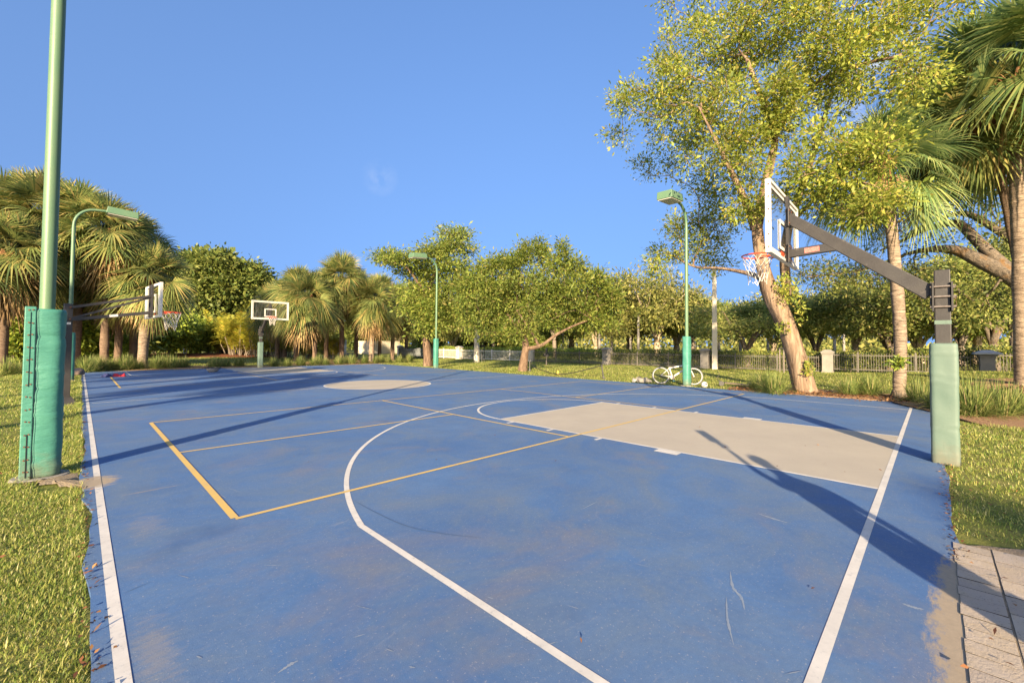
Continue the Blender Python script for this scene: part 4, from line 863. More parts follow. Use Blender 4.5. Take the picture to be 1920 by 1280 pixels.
def make_tree(name, label, cat, base, polys, blobs, nattr, nleaf, lsize, lm, bm, seed, sig=.35, sz=.7, group=None, wl=.42, tip=.006, wig=.10, sides=14, flute=.06, extra=None, step=.45, droop=-.15):
    """polys: [(world pts, radii, first branching fraction)]; blobs: world ellipsoids with weights"""
    r = np.random.default_rng(seed); base = np.array(base, float)
    wsum = sum(w_ for _, w_ in blobs); A = np.concatenate([sample_blob(b, max(2, int(nattr*w_/wsum)), r) for b, w_ in blobs])
    A = A[A[:, 2] > .5]
    P, par, R_, n0, D, tips = grow(polys, A, r, step, wig, tip)
    root = empty(name, base, 0, label, cat, group)
    tm = MB()
    for i, (pts, rr, fr) in enumerate(polys):
        q = fluted(pts, rr, sides, seed+i, flute); o = len(tm.v); tm.v += q.v; tm.f += [tuple(x+o for x in f) for f in q.f]
    V, F = frusta(P, par, R_, n0, 5, tip*.9)
    nb = len(tm.v); V2 = np.concatenate([np.array(tm.v).reshape(-1, 3), V])-base; 
    me_f4 = [f for f in tm.f if len(f) == 4]; caps = [f for f in tm.f if len(f) != 4]
    fl = [np.array(me_f4), F+nb]
    for c in caps: fl.append(np.array([c]))
    np_mesh('trunk', V2, fl, bm, root, smooth=True)
    ti = np.array([t[0] for t in tips]); C0 = P[ti]; D0 = D[ti]
    n = len(ti)*nleaf; rep = np.repeat(np.arange(len(ti)), nleaf)
    g = r.normal(0, 1, (n, 3))*np.array([sig, sig, sig*sz]); C = C0[rep]+g; Dv = g/sig*.8+D0[rep]*.5+r.normal(0, .6, (n, 3)); Dv[:, 2] += droop
    Nn = r.normal(0, .55, (n, 3)); Nn[:, 2] += .7
    if extra is not None:
        C = np.concatenate([C, extra]); k = len(extra); Dv = np.concatenate([Dv, r.normal(0, 1, (k, 3))]); Nn = np.concatenate([Nn, r.normal(0, 1, (k, 3))]); n += k
    ln = np.clip(r.lognormal(-.05, .34, n), .45, 1.9)*lsize; V, q = kites(C-base, Dv, Nn, ln, ln*wl*r.uniform(.8, 1.2, n)); np_mesh('crown', V, q, lm, root)
    return root
def pxpoly(pts, dist, n, fr=.5, offs=None):
    W = np.array([at(u, v, dist+(offs[i] if offs else 0)) for i, (u, v, _) in enumerate(pts)]); rr = np.interp(np.linspace(0, len(pts)-1, n), np.arange(len(pts)), [p[2] for p in pts]); return (spline(W, n), rr, fr)

# the big leaning tree beside the court
TD = 16.7
polys = [pxpoly([(1516, 748, .42), (1509, 728, .32), (1494, 670, .275), (1475, 612, .285), (1452, 560, .295), (1436, 525, .24), (1424, 470, .18), (1419, 428, .16)], TD, 34, .78),
         pxpoly([(1419, 428, .19), (1398, 378, .12), (1372, 325, .085), (1345, 270, .05), (1310, 200, .018)], TD, 22, .15, [0, -.3, -.8, -1.3, -1.6]),
         pxpoly([(1419, 428, .18), (1431, 365, .14), (1446, 300, .13), (1452, 255, .11), (1430, 190, .09), (1400, 110, .06)], TD, 24, .2, [0, .1, .2, .3, .0, -.3]),
         pxpoly([(1452, 255, .10), (1485, 190, .09), (1530, 100, .07), (1556, 5, .05)], TD, 18, .1, [.3, .8, 1.2, 1.5]),
         pxpoly([(1485, 190, .08), (1540, 150, .07), (1600, 125, .055), (1690, 105, .035)], TD, 16, .1, [.8, .3, -.3, -.8]),
         pxpoly([(1450, 556, .22), (1474, 548, .16), (1471, 490, .15), (1480, 420, .13), (1515, 320, .10), (1540, 240, .08), (1562, 165, .05)], TD, 26, .45, [.1, .4, .7, 1.0, 1.5, 2.0, 2.4]),
         pxpoly([(1436, 525, .12), (1400, 512, .075), (1350, 503, .055), (1303, 500, .04), (1262, 480, .025)], TD, 18, .3, [0, .6, 1.4, 2.2, 2.8]),
         pxpoly([(1480, 420, .08), (1520, 380, .06), (1575, 330, .05), (1640, 300, .03)], TD, 14, .15, [1, .2, -1.2, -2.0])]
BB = [((1330, 95, 118, 90), 3.2), ((1245, 165, 62, 55), 1.3), ((1450, 60, 125, 80), 2.8), ((1580, 45, 125, 75), 2.4), ((1705, 35, 75, 50), .9), ((1790, -10, 50, 35), .4), ((1300, 225, 105, 65), 2.4), ((1185, 185, 45, 32), .5), ((1160, 255, 32, 22), .2), ((1400, 195, 110, 80), 2.4),
      ((1520, 165, 105, 80), 1.9), ((1625, 120, 85, 60), 1.1), ((1250, 290, 60, 42), .7), ((1335, 330, 58, 50), .9), ((1285, 440, 68, 50), 1.2), ((1235, 490, 48, 30), .6), ((1345, 410, 42, 60), .9), ((1330, 480, 60, 30), .6), ((1380, -70, 190, 80), 1.6), ((1570, -80, 190, 80), 1.4), ((1690, 150, 60, 60), .5)]
blobs = [(blob_px(*b, TD, 2.6 if (b[0] < 1360 and b[1] > 280) else (-.6 if i % 2 else .5)), w_) for i, (b, w_) in enumerate(BB)]
blobs += [(blob_px(1385, 300, 45, 70, TD-.7), 1.3), (blob_px(1400, 400, 34, 40, TD-.5), .5), (blob_px(1450, 220, 60, 70, TD-.5), 1.0), (blob_px(1555, 305, 100, 80, TD-1.8, 0, 1.3), 1.9), (blob_px(1630, 270, 80, 50, TD-2, 0, 1.1), .8), (blob_px(1505, 350, 55, 48, TD-1, 0, .9), .8), (blob_px(1650, 375, 70, 38, TD-2.2, 0, .9), .6), (blob_px(1600, 410, 60, 22, TD-2, 0, .8), .35), ((np.array([6.4, 4.9, 7.7]), .7, .6, .5, .8), .25), (blob_px(1735, 140, 50, 50, TD-1, 0, 1.2), .4)]
rx = np.random.default_rng(5); ex = np.concatenate([sample_blob(blob_px(1472, 545, 26, 36, TD-.25), 420, rx), sample_blob(blob_px(1502, 585, 14, 26, TD-.35), 110, rx), sample_blob(blob_px(1516, 692, 11, 20, TD-.4), 110, rx), sample_blob(blob_px(1468, 615, 16, 14, TD-.4), 80, rx)])
make_tree('leaning_tree', 'big tree with a leaning gnarled trunk and yellow green crown behind the near hoop', 'tree', gp(1512, 737), polys, blobs, 820, 118, .112, MT['leaf_big'], MT['bark_warm'], 11, .225, .75, wl=.42, tip=.0075, extra=ex, flute=.10, sides=22, wig=.09)

# spreading fig with upright shoots in the middle
TD = 24.2
polys = [pxpoly([(981, 701, .30), (981, 690, .23), (984, 665, .20), (986, 650, .21), (982, 628, .13), (972, 600, .08)], TD, 20, .7),
         pxpoly([(986, 652, .12), (1003, 651, .11), (1022, 643, .085), (1042, 628, .075), (1075, 611, .055), (1115, 596, .03)], TD, 20, .35, [0, -.2, -.4, -.5, -.5, -.2]),
         pxpoly([(1010, 648, .08), (998, 625, .07), (985, 606, .06), (968, 580, .04)], TD, 12, .3, [-.2, -.3, -.5, -.6]), pxpoly([(984, 640, .10), (960, 600, .08), (930, 570, .06), (905, 555, .04)], TD, 14, .3, [0, .4, .7, .9])]
BB = [((905, 560, 55, 45), 1.4), ((960, 560, 80, 55), 2.2), ((1040, 558, 80, 55), 2.2), ((1108, 580, 48, 42), 1.2), ((990, 530, 70, 24), 1.1), ((930, 528, 55, 22), .8), ((1070, 548, 45, 24), .8), ((1120, 560, 34, 22), .5), ((900, 535, 34, 18), .5), ((900, 605, 38, 34), .8), ((955, 622, 48, 24), .7), ((1060, 600, 62, 24), .8), ((870, 530, 30, 25), .5), ((1145, 585, 22, 28), .3)]
BB += [((u, v-9, 6, h), .34) for u, v, h in ((990, 485, 30), (1020, 495, 26), (1057, 490, 34), (1066, 510, 22), (1083, 515, 20), (1130, 545, 28), (1152, 560, 28), (944, 500, 18), (975, 492, 24), (1100, 530, 22), (1040, 505, 20), (1010, 478, 22), (960, 505, 16), (905, 512, 14), (1118, 536, 20), (1140, 560, 18), (925, 505, 16))]
make_tree('fig_tree', 'wide spreading fig tree with upright shoots in the middle of the lawn', 'tree', gp(981, 697), polys, [(blob_px(*b, TD, .5 if i % 2 else -.5), w_) for i, (b, w_) in enumerate(BB)], 820, 74, .15, MT['leaf_fig'], MT['bark_fig'], 21, .20, .85, tip=.008, flute=.16, sides=20)

# layered tree with a vine covered trunk by the far right light pole
TD = 29.5
polys = [pxpoly([(802, 692, .34), (802, 670, .27), (798, 630, .22), (794, 590, .18), (800, 550, .15), (815, 510, .11), (832, 475, .07), (848, 440, .04)], TD, 30, .55),
         pxpoly([(800, 552, .11), (780, 525, .08), (760, 500, .06), (720, 488, .03)], TD, 16, .3, [0, -.4, -.7, -1]), pxpoly([(806, 540, .10), (835, 530, .08), (858, 545, .06), (880, 540, .04)], TD, 14, .3, [0, .4, .9, 1.2])]
BB = [((765, 487, 52, 9), 1.0), ((722, 480, 22, 7), .35), ((815, 475, 42, 12), .8), ((850, 440, 30, 9), .55), ((845, 462, 32, 10), .5), ((790, 512, 40, 12), .7), ((850, 500, 40, 14), .8), ((825, 535, 55, 22), 1.3), ((878, 530, 30, 20), .6), ((880, 570, 32, 28), .8), ((800, 585, 30, 50), 1.4), ((845, 585, 40, 25), .8), ((770, 560, 25, 30), .5), ((875, 470, 14, 8), .2)]
make_tree('layered_tree', 'tall thin crowned tree with layered branches above the far right light pole', 'tree', gp(802, 689), polys, [(blob_px(*b, TD, .6 if i % 2 else -.6), w_) for i, (b, w_) in enumerate(BB)], 460, 85, .17, MT['leaf_fig'], MT['bark_fig'], 31, .36, .55, tip=.009, flute=.16, sides=18)

# broad dense tree behind the left palms
TD = 72
polys = [pxpoly([(432, 672, .6), (428, 640, .36), (420, 600, .3), (415, 560, .2)], TD, 16, .4), pxpoly([(430, 640, .25), (400, 600, .2), (365, 560, .12)], TD, 12, .3, [0, -1, -2]), pxpoly([(430, 630, .22), (460, 590, .16), (490, 560, .1)], TD, 12, .3, [0, 1, 1.5])]
BB = [((410, 520, 60, 48), 3), ((355, 525, 45, 45), 2), ((465, 535, 48, 42), 2.2), ((510, 560, 25, 35), .8), ((380, 590, 60, 40), 2), ((450, 590, 50, 35), 1.4), ((330, 580, 32, 50), 1.2), ((400, 495, 42, 25), 1.2), ((345, 630, 30, 25), .7)]
make_tree('broad_tree', 'broad dense dark green tree rising behind the left palms', 'tree', az(432, TD), polys, [(blob_px(*b, TD, .9 if i % 2 else -.6), w_) for i, (b, w_) in enumerate(BB)], 760, 110, .46, MT['leaf_dense'], MT['bark_pale'], 41, .62, .75, wl=.55, tip=.016)

# oak with heavy limbs reaching in from the right
TD = 27
polys = [pxpoly([(2010, 790, .8), (2005, 700, .66), (1990, 620, .6), (1960, 560, .5), (1900, 520, .34), (1840, 490, .27), (1790, 468, .2), (1740, 468, .12), (1700, 476, .07)], TD, 40, .45),
         pxpoly([(1900, 515, .26), (1850, 470, .22), (1810, 430, .2), (1785, 418, .16), (1735, 430, .11), (1690, 452, .07), (1650, 470, .04)], TD, 26, .25, [0, .4, .8, .6, .4, .2, 0]),
         pxpoly([(1960, 560, .3), (1920, 470, .2), (1860, 425, .15), (1810, 400, .12), (1760, 410, .08), (1700, 440, .05)], TD, 24, .3, [0, 1, 1.5, 1.6, 1.6, 1.5]),
         pxpoly([(1785, 420, .1), (1730, 385, .09), (1700, 340, .07), (1690, 280, .05)], TD, 16, .3, [.6, 1.2, 1.6, 2]),
         pxpoly([(1700, 476, .07), (1640, 500, .06), (1580, 512, .05), (1510, 520, .03)], TD, 16, .2, [0, -.4, -.8, -1])]
BB = [((1780, 350, 80, 45), 1.2), ((1860, 360, 50, 50), 1.0), ((1700, 380, 60, 40), .7), ((1840, 300, 60, 50), .8), ((1600, 520, 90, 28), 1.2), ((1700, 520, 60, 25), .7), ((1530, 510, 60, 20), .6), ((1840, 560, 60, 35), 1.1), ((1760, 560, 50, 30), .8), ((1880, 440, 30, 40), .4), ((1740, 450, 40, 20), .25), ((1660, 440, 30, 30), .3)]
make_tree('oak_tree', 'spreading oak with thick bare limbs reaching in behind the palms on the right', 'tree', az(2010, TD), polys, [(blob_px(*b, TD, 1.2 if i % 2 else -.3, 1.6), w_) for i, (b, w_) in enumerate(BB)], 340, 62, .14, MT['leaf_oak'], MT['bark_oak'], 51, .42, .7, tip=.011, flute=.1, wig=.14)

# trees beyond the fence: three models, then copies
def generic_tree(name, seed, lm, bm, forks, R0, H0, zfork, nattr, nleaf, lsize, tr):
    r = np.random.default_rng(seed); polys = [(spline([(0, 0, -.15), (0.02, 0, zfork*.5), (.05, .03, zfork)], 8), np.linspace(tr*1.25, tr*.95, 8), .9)]
    for k in range(forks):
        a = 2*math.pi*k/forks+r.uniform(-.4, .4); rr = R0*r.uniform(.34, .55); p = [(0.05, .03, zfork), (math.cos(a)*rr*.3, math.sin(a)*rr*.3, zfork+(H0-zfork)*.28), (math.cos(a)*rr*.7, math.sin(a)*rr*.7, zfork+(H0-zfork)*.45), (math.cos(a)*rr, math.sin(a)*rr, zfork+(H0-zfork)*.66)]
        polys.append((spline(p, 14), np.linspace(tr*.62, tr*.16, 14), .35))
    blobs = []
    for k in range(16):
        a = r.uniform(0, 6.28); q = math.sqrt(r.random())*R0*.72; z = zfork+(H0-zfork)*(.35+.5*r.random())*(1-.25*(q/R0)**2); s = R0*r.uniform(.22, .36); blobs.append((((q*math.cos(a), q*math.sin(a), z), s, s, s*.62, 0), 1))
    return make_tree(name, None, 'tree', (0, 0, 0), polys, blobs, nattr, nleaf, lsize, lm, bm, seed, .42, .7, tip=.012)
G1 = generic_tree('spreading_tree', 61, MT['leaf_dusty'], MT['bark_pale'], 5, 4.6, 6.2, 1.0, 360, 64, .22, .26)
G2 = generic_tree('dark_oak', 62, MT['leaf_oak'], MT['bark_oak'], 4, 5.2, 7.6, 1.5, 380, 54, .22, .30)
G3 = generic_tree('round_tree', 63, MT['leaf_fig'], MT['bark_grey'], 4, 3.6, 6.6, 1.6, 320, 72, .22, .2)
used = {}
def put_tree(g, u, dist, rz, s, label, group='trees beyond the fence', xy=None):
    o = g if g.name not in used else copy_tree(g); used[g.name] = 1
    p = az(u, dist) if xy is None else np.array([xy[0], xy[1], 0.]); o.location = (p[0], p[1], -.05); o.rotation_euler = (0, 0, rz); zs = .84+.36*((int(u)*37) % 100)/100; o.scale = (s, s*(1.1-.2*((int(u)*53) % 100)/100), s*zs); o['label'] = label; o['group'] = group; return o
put_tree(G1, 1232, 62, .4, 1.75, 'pale multi stemmed tree beyond the fence just left of the green pole with the bicycle')
put_tree(G1, 850, 49, 2.2, .98, 'pale forked tree beyond the hedge between the left concrete pole and the far light pole')
put_tree(G1, 744, 78, 4.0, 1.35, 'pale branched tree rising over the beige wall')
put_tree(G1, 1118, 60, 1.2, 1.25, 'pale tree beyond the fence behind the right half of the fig tree')
put_tree(G3, 925, 54, .3, 1.1, 'green tree beyond the hedge behind the left half of the fig tree')
put_tree(G3, 1040, 52, 2.3, 1.15, 'green tree beyond the hedge behind the middle of the fig tree')
put_tree(G3, 1300, 68, 1.5, 1.6, 'green tree beyond the fence behind the concrete pole and bicycle')
put_tree(G2, 1400, 36.5, .8, .86, 'dark spreading oak beyond the fence left of the leaning trunk')
put_tree(G2, 1530, 40, 2.6, .92, 'dark multi stemmed oak beyond the fence right of the leaning trunk')
put_tree(G2, 1668, 38, 4.4, .90, 'dark oak beyond the fence behind the slim palm trunk')
put_tree(G2, 1772, 37, 5.5, .92, 'dark oak beyond the fence behind the near hoop post')
put_tree(G2, 1862, 40, .2, 1.0, 'dark oak beyond the fence at the right edge behind the thick palm trunk')
put_tree(G1, 812, 66, 1.0, 1.6, 'pale feathery tree behind the layered tree and far light pole')
put_tree(G3, 1905, 46, .9, 1.25, 'bushy green tree far behind the thick palm trunk')
put_tree(G3, 1800, 52, 3.3, 1.2, 'bushy green tree far behind the dark oaks on the right')
put_tree(G3, 775, 84, 5.1, 1.8, 'bushy green tree behind the beige wall and far light pole')
for (u, d_, rz, sc_, lab) in ((893, 58, .5, 1.5, 'pale feathery tree behind the left concrete pole'), (972, 66, 1.1, 1.6, 'pale feathery tree far behind the left of the fig trunk'), (1072, 70, 2.9, 1.7, 'pale feathery tree far behind the right limb of the fig'), (1180, 74, 3.7, 1.75, 'pale feathery tree far behind the leaning rope post'), (1268, 76, 5.0, 1.8, 'pale feathery tree far behind the bicycle'), (1450, 54, 4.4, 1.25, 'pale tree between the dark oaks beside the leaning trunk'), (1605, 58, .9, 1.25, 'pale tree seen low between the leaning tree and slim palm'), (1722, 56, 2.0, 1.45, 'pale tree behind the arm of the near hoop'), (1832, 58, 3.1, 1.5, 'pale tree between the near hoop post and thick palm')):
    put_tree(G1, u, d_, rz, sc_, lab)
# ------------------------------------------------------------------ shrubs
def shrub_model(seed, lm, n, lsize):
    r = np.random.default_rng(seed); blobs = []
    for k in range(9):
        a = r.uniform(0, 6.28); q = r.uniform(0, 1.3); blobs.append((((q*math.cos(a), q*math.sin(a), r.uniform(.7, 2.3)), r.uniform(.6, 1.0), r.uniform(.6, 1.0), r.uniform(.5, .8), 0), 1))
    polys = [(spline([(0, 0, -.1), (.1*math.cos(k*2.1), .1*math.sin(k*2.1), .6), (.5*math.cos(k*2.1), .5*math.sin(k*2.1), 1.4)], 8), np.linspace(.06, .03, 8), .2) for k in range(3)]
    return make_tree('leafy_shrub', None, 'shrub', (0, 0, 0), polys, blobs, 170, n, lsize, lm, MT['bark_grey'], seed, .26, .8, wl=.5, tip=.006, sides=8)
SH = [shrub_model(71, MT['leaf_shrub'], 45, .22), shrub_model(72, MT['leaf_dense'], 45, .24)]
def put_shrub(i, u, dist, rz, s, label, xy=None):
    g = SH[i]; o = g if g.name not in used else copy_tree(g); used[g.name] = 1; p = az(u, dist) if xy is None else np.array([xy[0], xy[1], 0]); o.location = (p[0], p[1], -.03); o.rotation_euler = (0, 0, rz); o.scale = (s, s, s); o['label'] = label; o['group'] = 'shrubs behind the left palms'; return o
put_shrub(0, 172, 37.5, .3, 1.2, 'lime leaved shrub seen under the arms of the lower hoop'); put_shrub(0, 24, 37, 1.3, 1.25, 'lime leaved shrub at the far left edge below the palms'); put_shrub(1, 110, 40, 2.3, 1.4, 'dark leafy shrub behind the padded pole on the left')
put_shrub(0, 318, 56, 3.1, 1.5, 'lime leaved shrub just below the net of the lower hoop'); put_shrub(1, 232, 52, 4.1, 1.6, 'dark leafy shrub between the two left palm trunks'); put_shrub(1, 392, 66, .9, 1.5, 'dark leafy shrub below the broad tree'); put_shrub(0, 358, 60, 5.1, 1.5, 'lime leaved shrub on the left of the yellow cane palms')
put_shrub(1, 600, 66, 2.9, 1.7, 'dark leafy shrub behind the left centre palm trunk'); put_shrub(1, 668, 82, 1.9, 2.1, 'dark leafy shrub behind the utility cabinet and beige wall'); put_shrub(1, 805, 60, .2, 1.6, 'dark leafy shrub behind the white fence by the far light pole'); put_shrub(1, 880, 60, 1.2, 1.6, 'dark leafy shrub behind the hedge left of the concrete pole')
put_shrub(1, 950, 58, 3.2, 1.6, 'dark leafy shrub behind the hedge and the fig tree'); put_shrub(1, 1020, 57, 5.2, 1.5, 'dark leafy shrub behind the fig tree trunk'); put_shrub(1, 290, 62, 3.9, 1.9, 'dark leafy shrub far behind the left palm trunks')
# far woods that close the horizon
r = np.random.default_rng(8); n = 26000; a = R(-14)+r.random(n)*R(122); d = r.uniform(105, 150, n); uu = (a-R(45.8))
hmax = 7.5+2.2*np.sin(a*23)+1.5*np.sin(a*51+1); hmax = np.where(uu > R(30), hmax*.42, hmax); z = r.beta(1.6, 1.5, n)*hmax
C = np.stack([CX+d*np.sin(a), CY+d*np.cos(a), z], 1); Dv = r.normal(0, 1, (n, 3)); Nn = r.normal(0, .6, (n, 3)); Nn[:, :2] -= np.stack([np.sin(a), np.cos(a)], 1)*.7
V, q = kites(C, Dv, Nn, r.uniform(.7, 1.5, n), r.uniform(.5, .9, n)); tag(np_mesh('far_woods', V, q, MT['leaf_dusty']), 'distant line of woods along the horizon', 'woods', kind='stuff')

# ------------------------------------------------------------------ palms
def fan_frond(r, phi, el, pl, Lb, nseg, droop, org=(0, 0, 0), roll=0.0, wf=1.0):
    h = np.array([math.cos(phi), math.sin(phi), 0]); zt = np.array([0, 0, 1.0]); o = h*math.cos(el)+zt*math.sin(el); org = np.array(org, float)
    t = np.linspace(0, 1, 5)[:, None]; pet = org+o*pl*t-zt*(.22*pl*math.cos(el))*t*t; o2 = o-zt*.44*math.cos(el); o2 /= np.linalg.norm(o2)
    o3 = o2-zt*.22*max(0, math.cos(el)); o3 /= np.linalg.norm(o3); s = np.cross(o3, zt); s /= max(1e-3, np.linalg.norm(s)); n = np.cross(s, o3)
    s, n = s*math.cos(roll)+n*math.sin(roll), n*math.cos(roll)-s*math.sin(roll)
    a = np.linspace(R(-118), R(118), nseg)+r.normal(0, .015, nseg); ca, sa = np.cos(a)[:, None], np.sin(a)[:, None]
    d = ca*o3+sa*s+n*np.abs(sa)*.32; d /= np.linalg.norm(d, axis=1, keepdims=True); ln = (Lb*(.78+.22*np.cos(a*.8))*r.uniform(.92, 1.06, nseg))[:, None]
    wd = np.cross(d, n); wd /= np.linalg.norm(wd, axis=1, keepdims=True); P1 = pet[-1]; da = R(236)/nseg; V = []
    for tt, wq in ((.02, .5), (.42, 1.05), (.74, .62), (1.0, .04)):
        p = P1+d*ln*tt-zt*(droop*ln*tt**2.3)*(1+.5*r.random((nseg, 1))); w_ = np.minimum(ln*max(tt, .05)*da*.5, ln*.42*da*.5)*wq*wf if tt < .5 else ln*.42*da*.5*wq*wf
        V += [p-wd*w_, p+wd*w_]
    V = np.stack(V, 1).reshape(-1, 3); b = np.arange(nseg)[:, None]*8; F = np.concatenate([np.concatenate([b+0, b+1, b+3, b+2], 1), np.concatenate([b+2, b+3, b+5, b+4], 1), np.concatenate([b+4, b+5, b+7, b+6], 1)])
    pv = []; 
    for i in range(5):
        w_ = .022*(1-.12*i)*(1.6 if i == 0 else 1)
        pv += [pet[i]-s*w_, pet[i]+s*w_, pet[i]-n*w_*.8]
    pv = np.array(pv); pf = []
    for i in range(4):
        for k in range(3): k2 = (k+1) % 3; pf.append((i*3+k, i*3+k2, i*3+3+k2, i*3+3+k))
    return V, F, pv, np.array(pf)
def palm_crown(seed, nf, pl, Lb, nseg, e0=78, e1=-42, dr=(.12, .42), dead=False, lowbias=1.0):
    r = np.random.default_rng(seed); Vs = []; Fs = []; c = 0
    for i in range(nf):
        t = (i+.5)/nf; phi = i*2.39996+r.normal(0, .35); el = R(e0+(e1-e0)*t**lowbias+r.normal(0, 10)); dp = dr[0]+(dr[1]-dr[0])*t
        V, F, pv, pf = fan_frond(r, phi, el, pl*r.uniform(.8, 1.15)*(.75+.35*t), Lb*r.uniform(.85, 1.1), nseg, dp*r.uniform(.8, 1.3), (0, 0, .25*(1-t)), r.normal(0, .5), .8 if dead else 1.0)
        Vs += [V, pv]; Fs += [F+c, pf+c+len(V)]; c += len(V)+len(pv)
    return np.concatenate(Vs), np.concatenate(Fs)
def boots_mesh(seed, rt, h, n=70, ln=.34):
    r = np.random.default_rng(seed); m = MB()
    for i in range(n):
        t = i/n; z = -h*.9+h*t; phi = i*2.39996; rr = rt*(1.0+.10*math.sin(t*3.1)); hv = Vector((math.cos(phi), math.sin(phi), 0)); a = Vector((hv.x*rr*.85, hv.y*rr*.85, z)); el = R(r.uniform(42, 66)); L_ = ln*r.uniform(.7, 1.25)
        b = a+hv*L_*math.cos(el)+Vector((0, 0, L_*math.sin(el))); m.beam(a, b, .16, .035, .075, .02)
    return m
crown_defs = [('A', 44, 1.05, 1.0, 34), ('B', 40, 1.15, .95, 34), ('C', 48, .95, 1.05, 34)]
PALM = {}
def palm_model(key, seed, nf, pl, Lb, nseg, near=False, skirt=22, lm=None):
    root = empty('sabal_palm', (0, 0, 0), 0, None, 'palm tree'); 
    V, F = palm_crown(seed, nf, pl, Lb, nseg); np_mesh('crown', V, F, lm or MT['frond'], root)
    if skirt:
        V, F = palm_crown(seed+50, skirt, .8, .85, 20, -38, -80, (.35, .55), True); np_mesh('dead_fronds', V-np.array([0, 0, .25]), F, MT['frond_dead'], root)
    boots_mesh(seed, .2, 1.0 if not near else 1.5, 60 if not near else 110, .3).build('leaf_bases', MT['boots'], root)
    return root
def palm_trunk(root, pts, r0, r1, m, seed, n=26):
    P = spline(pts, n); rg = np.random.default_rng(seed); rr = np.linspace(r0, r1, n)*(1+.045*rg.normal(0, 1, n)); rr[0] *= 1.35; rr[1] *= 1.15
    q = fluted(P, rr, 16, seed, .035); return q.build('trunk', m, root, smooth=True)
PM = {'A': palm_model('A', 81, 58, .95, 1.05, 34, skirt=30), 'B': palm_model('B', 82, 54, 1.0, 1.0, 34, skirt=34), 'C': palm_model('C', 83, 62, .9, 1.1, 36, skirt=40)}
def put_palm(key, u, dist, zc, s, rz, label, lean=(0, 0), r0=.2, m='palm_trunk_brown', xy=None, group='sabal palms beyond the far end of the court'):
    g = PM[key]; k = ('p', key)
    if k in used: o = copy_tree(g)
    else: o = g
    for c in [c for c in children(o) if c.name.startswith('trunk')]: bpy.data.objects.remove(c)
    used[k] = 1; p = az(u, dist) if xy is None else np.array([xy[0], xy[1], 0.]); bx, by = p[0], p[1]
    o.location = (bx, by, -.05); o.rotation_euler = (0, 0, rz); o['label'] = label; o['group'] = group
    for c in children(o): c.location = (lean[0], lean[1], zc); c.scale = (s, s, s)
    palm_trunk(o, [(0, 0, -.1), (lean[0]*.15, lean[1]*.15, zc*.35), (lean[0]*.55, lean[1]*.55, zc*.7), (lean[0], lean[1], zc)], r0, r0*.85, MT[m], int(u)+7)
    return o
# left cluster
put_palm('A', 268, 32.4, 5.0, 1.30, .3, 'short palm with a clean pale trunk behind the lower hoop backboard', (.25, -.1), .25, 'palm_trunk')
put_palm('B', 196, 33.5, 7.4, 1.55, 1.3, 'tall palm with a dark trunk behind the bent arm light pole', (.2, 0), .2)
put_palm('C', 143, 35, 8.1, 1.6, 2.3, 'tall palm whose brown trunk rises just right of the far left padded light pole', (-.1, 0), .21)
put_palm('A', 72, 36, 8.3, 1.6, 4.3, 'tall palm partly hidden by the nearest green light pole', (.2, .2), .2)
put_palm('B', 4, 33, 5.6, 1.45, 5.3, 'palm with a brown dead skirt at the far left edge of the view', (.2, 0), .22)
put_palm('C', 26, 38, 8.9, 1.65, .8, 'tallest palm at the far left rising behind the other crowns', (0, 0), .2)
put_palm('B', 250, 37, 7.4, 1.5, 3.1, 'palm with blue green fronds behind the box lamp of the bent light pole', (.1, .1), .2)
put_palm('A', 112, 38.5, 5.8, 1.45, 2.0, 'low palm crown showing between the two green poles on the left', (0, 0), .2)
put_palm('C', 222, 35, 5.2, 1.35, 4.0, 'low palm behind the arms of the lower hoop', (0, 0), .19)
put_palm('A', 168, 37, 5.4, 1.3, 5.1, 'low palm whose fronds hang just right of the bent arm light pole', (0, 0), .18)
# centre cluster
put_palm('C', 592, 36, 4.7, 1.45, .2, 'left centre palm with trunk standing in the grass row', (-.6, .2), .19)
put_palm('B', 556, 40, 5.6, 1.5, 2.2, 'pale palm crown right behind the distant hoop and yellow palms', (-.1, 0), .2)
put_palm('A', 641, 38.5, 6.6, 1.55, 1.1, 'tallest centre palm in front of the utility cabinet', (.1, .1), .2)
put_palm('C', 697, 38, 4.9, 1.40, 3.4, 'centre palm with trunk in front of the beige wall', (-.1, 0), .22, 'palm_trunk')
put_palm('B', 736, 41, 5.0, 1.40, 4.6, 'rightmost centre palm beside the layered tree', (.1, 0), .19)
put_palm('A', 668, 43, 6.2, 1.45, 5.2, 'centre palm standing behind the tallest centre palm', (0, 0), .19)
put_palm('C', 535, 50, 5.6, 1.6, 1.6, 'palm crown between the broad tree and the centre palms', (0, 0), .19)
put_palm('A', 520, 46, 4.8, 1.45, 3.0, 'palm crown just right of the distant hoop backboard', (0, 0), .19)
put_palm('C', 612, 42, 5.9, 1.5, .9, 'palm crown left of the tallest centre palm', (0, 0), .19)
put_palm('B', 712, 45, 6.2, 1.5, 2.8, 'palm crown behind the palm at the beige wall', (0, 0), .19)
put_palm('A', 762, 46, 5.0, 1.35, 4.9, 'low palm crown touching the layered tree', (0, 0), .19)
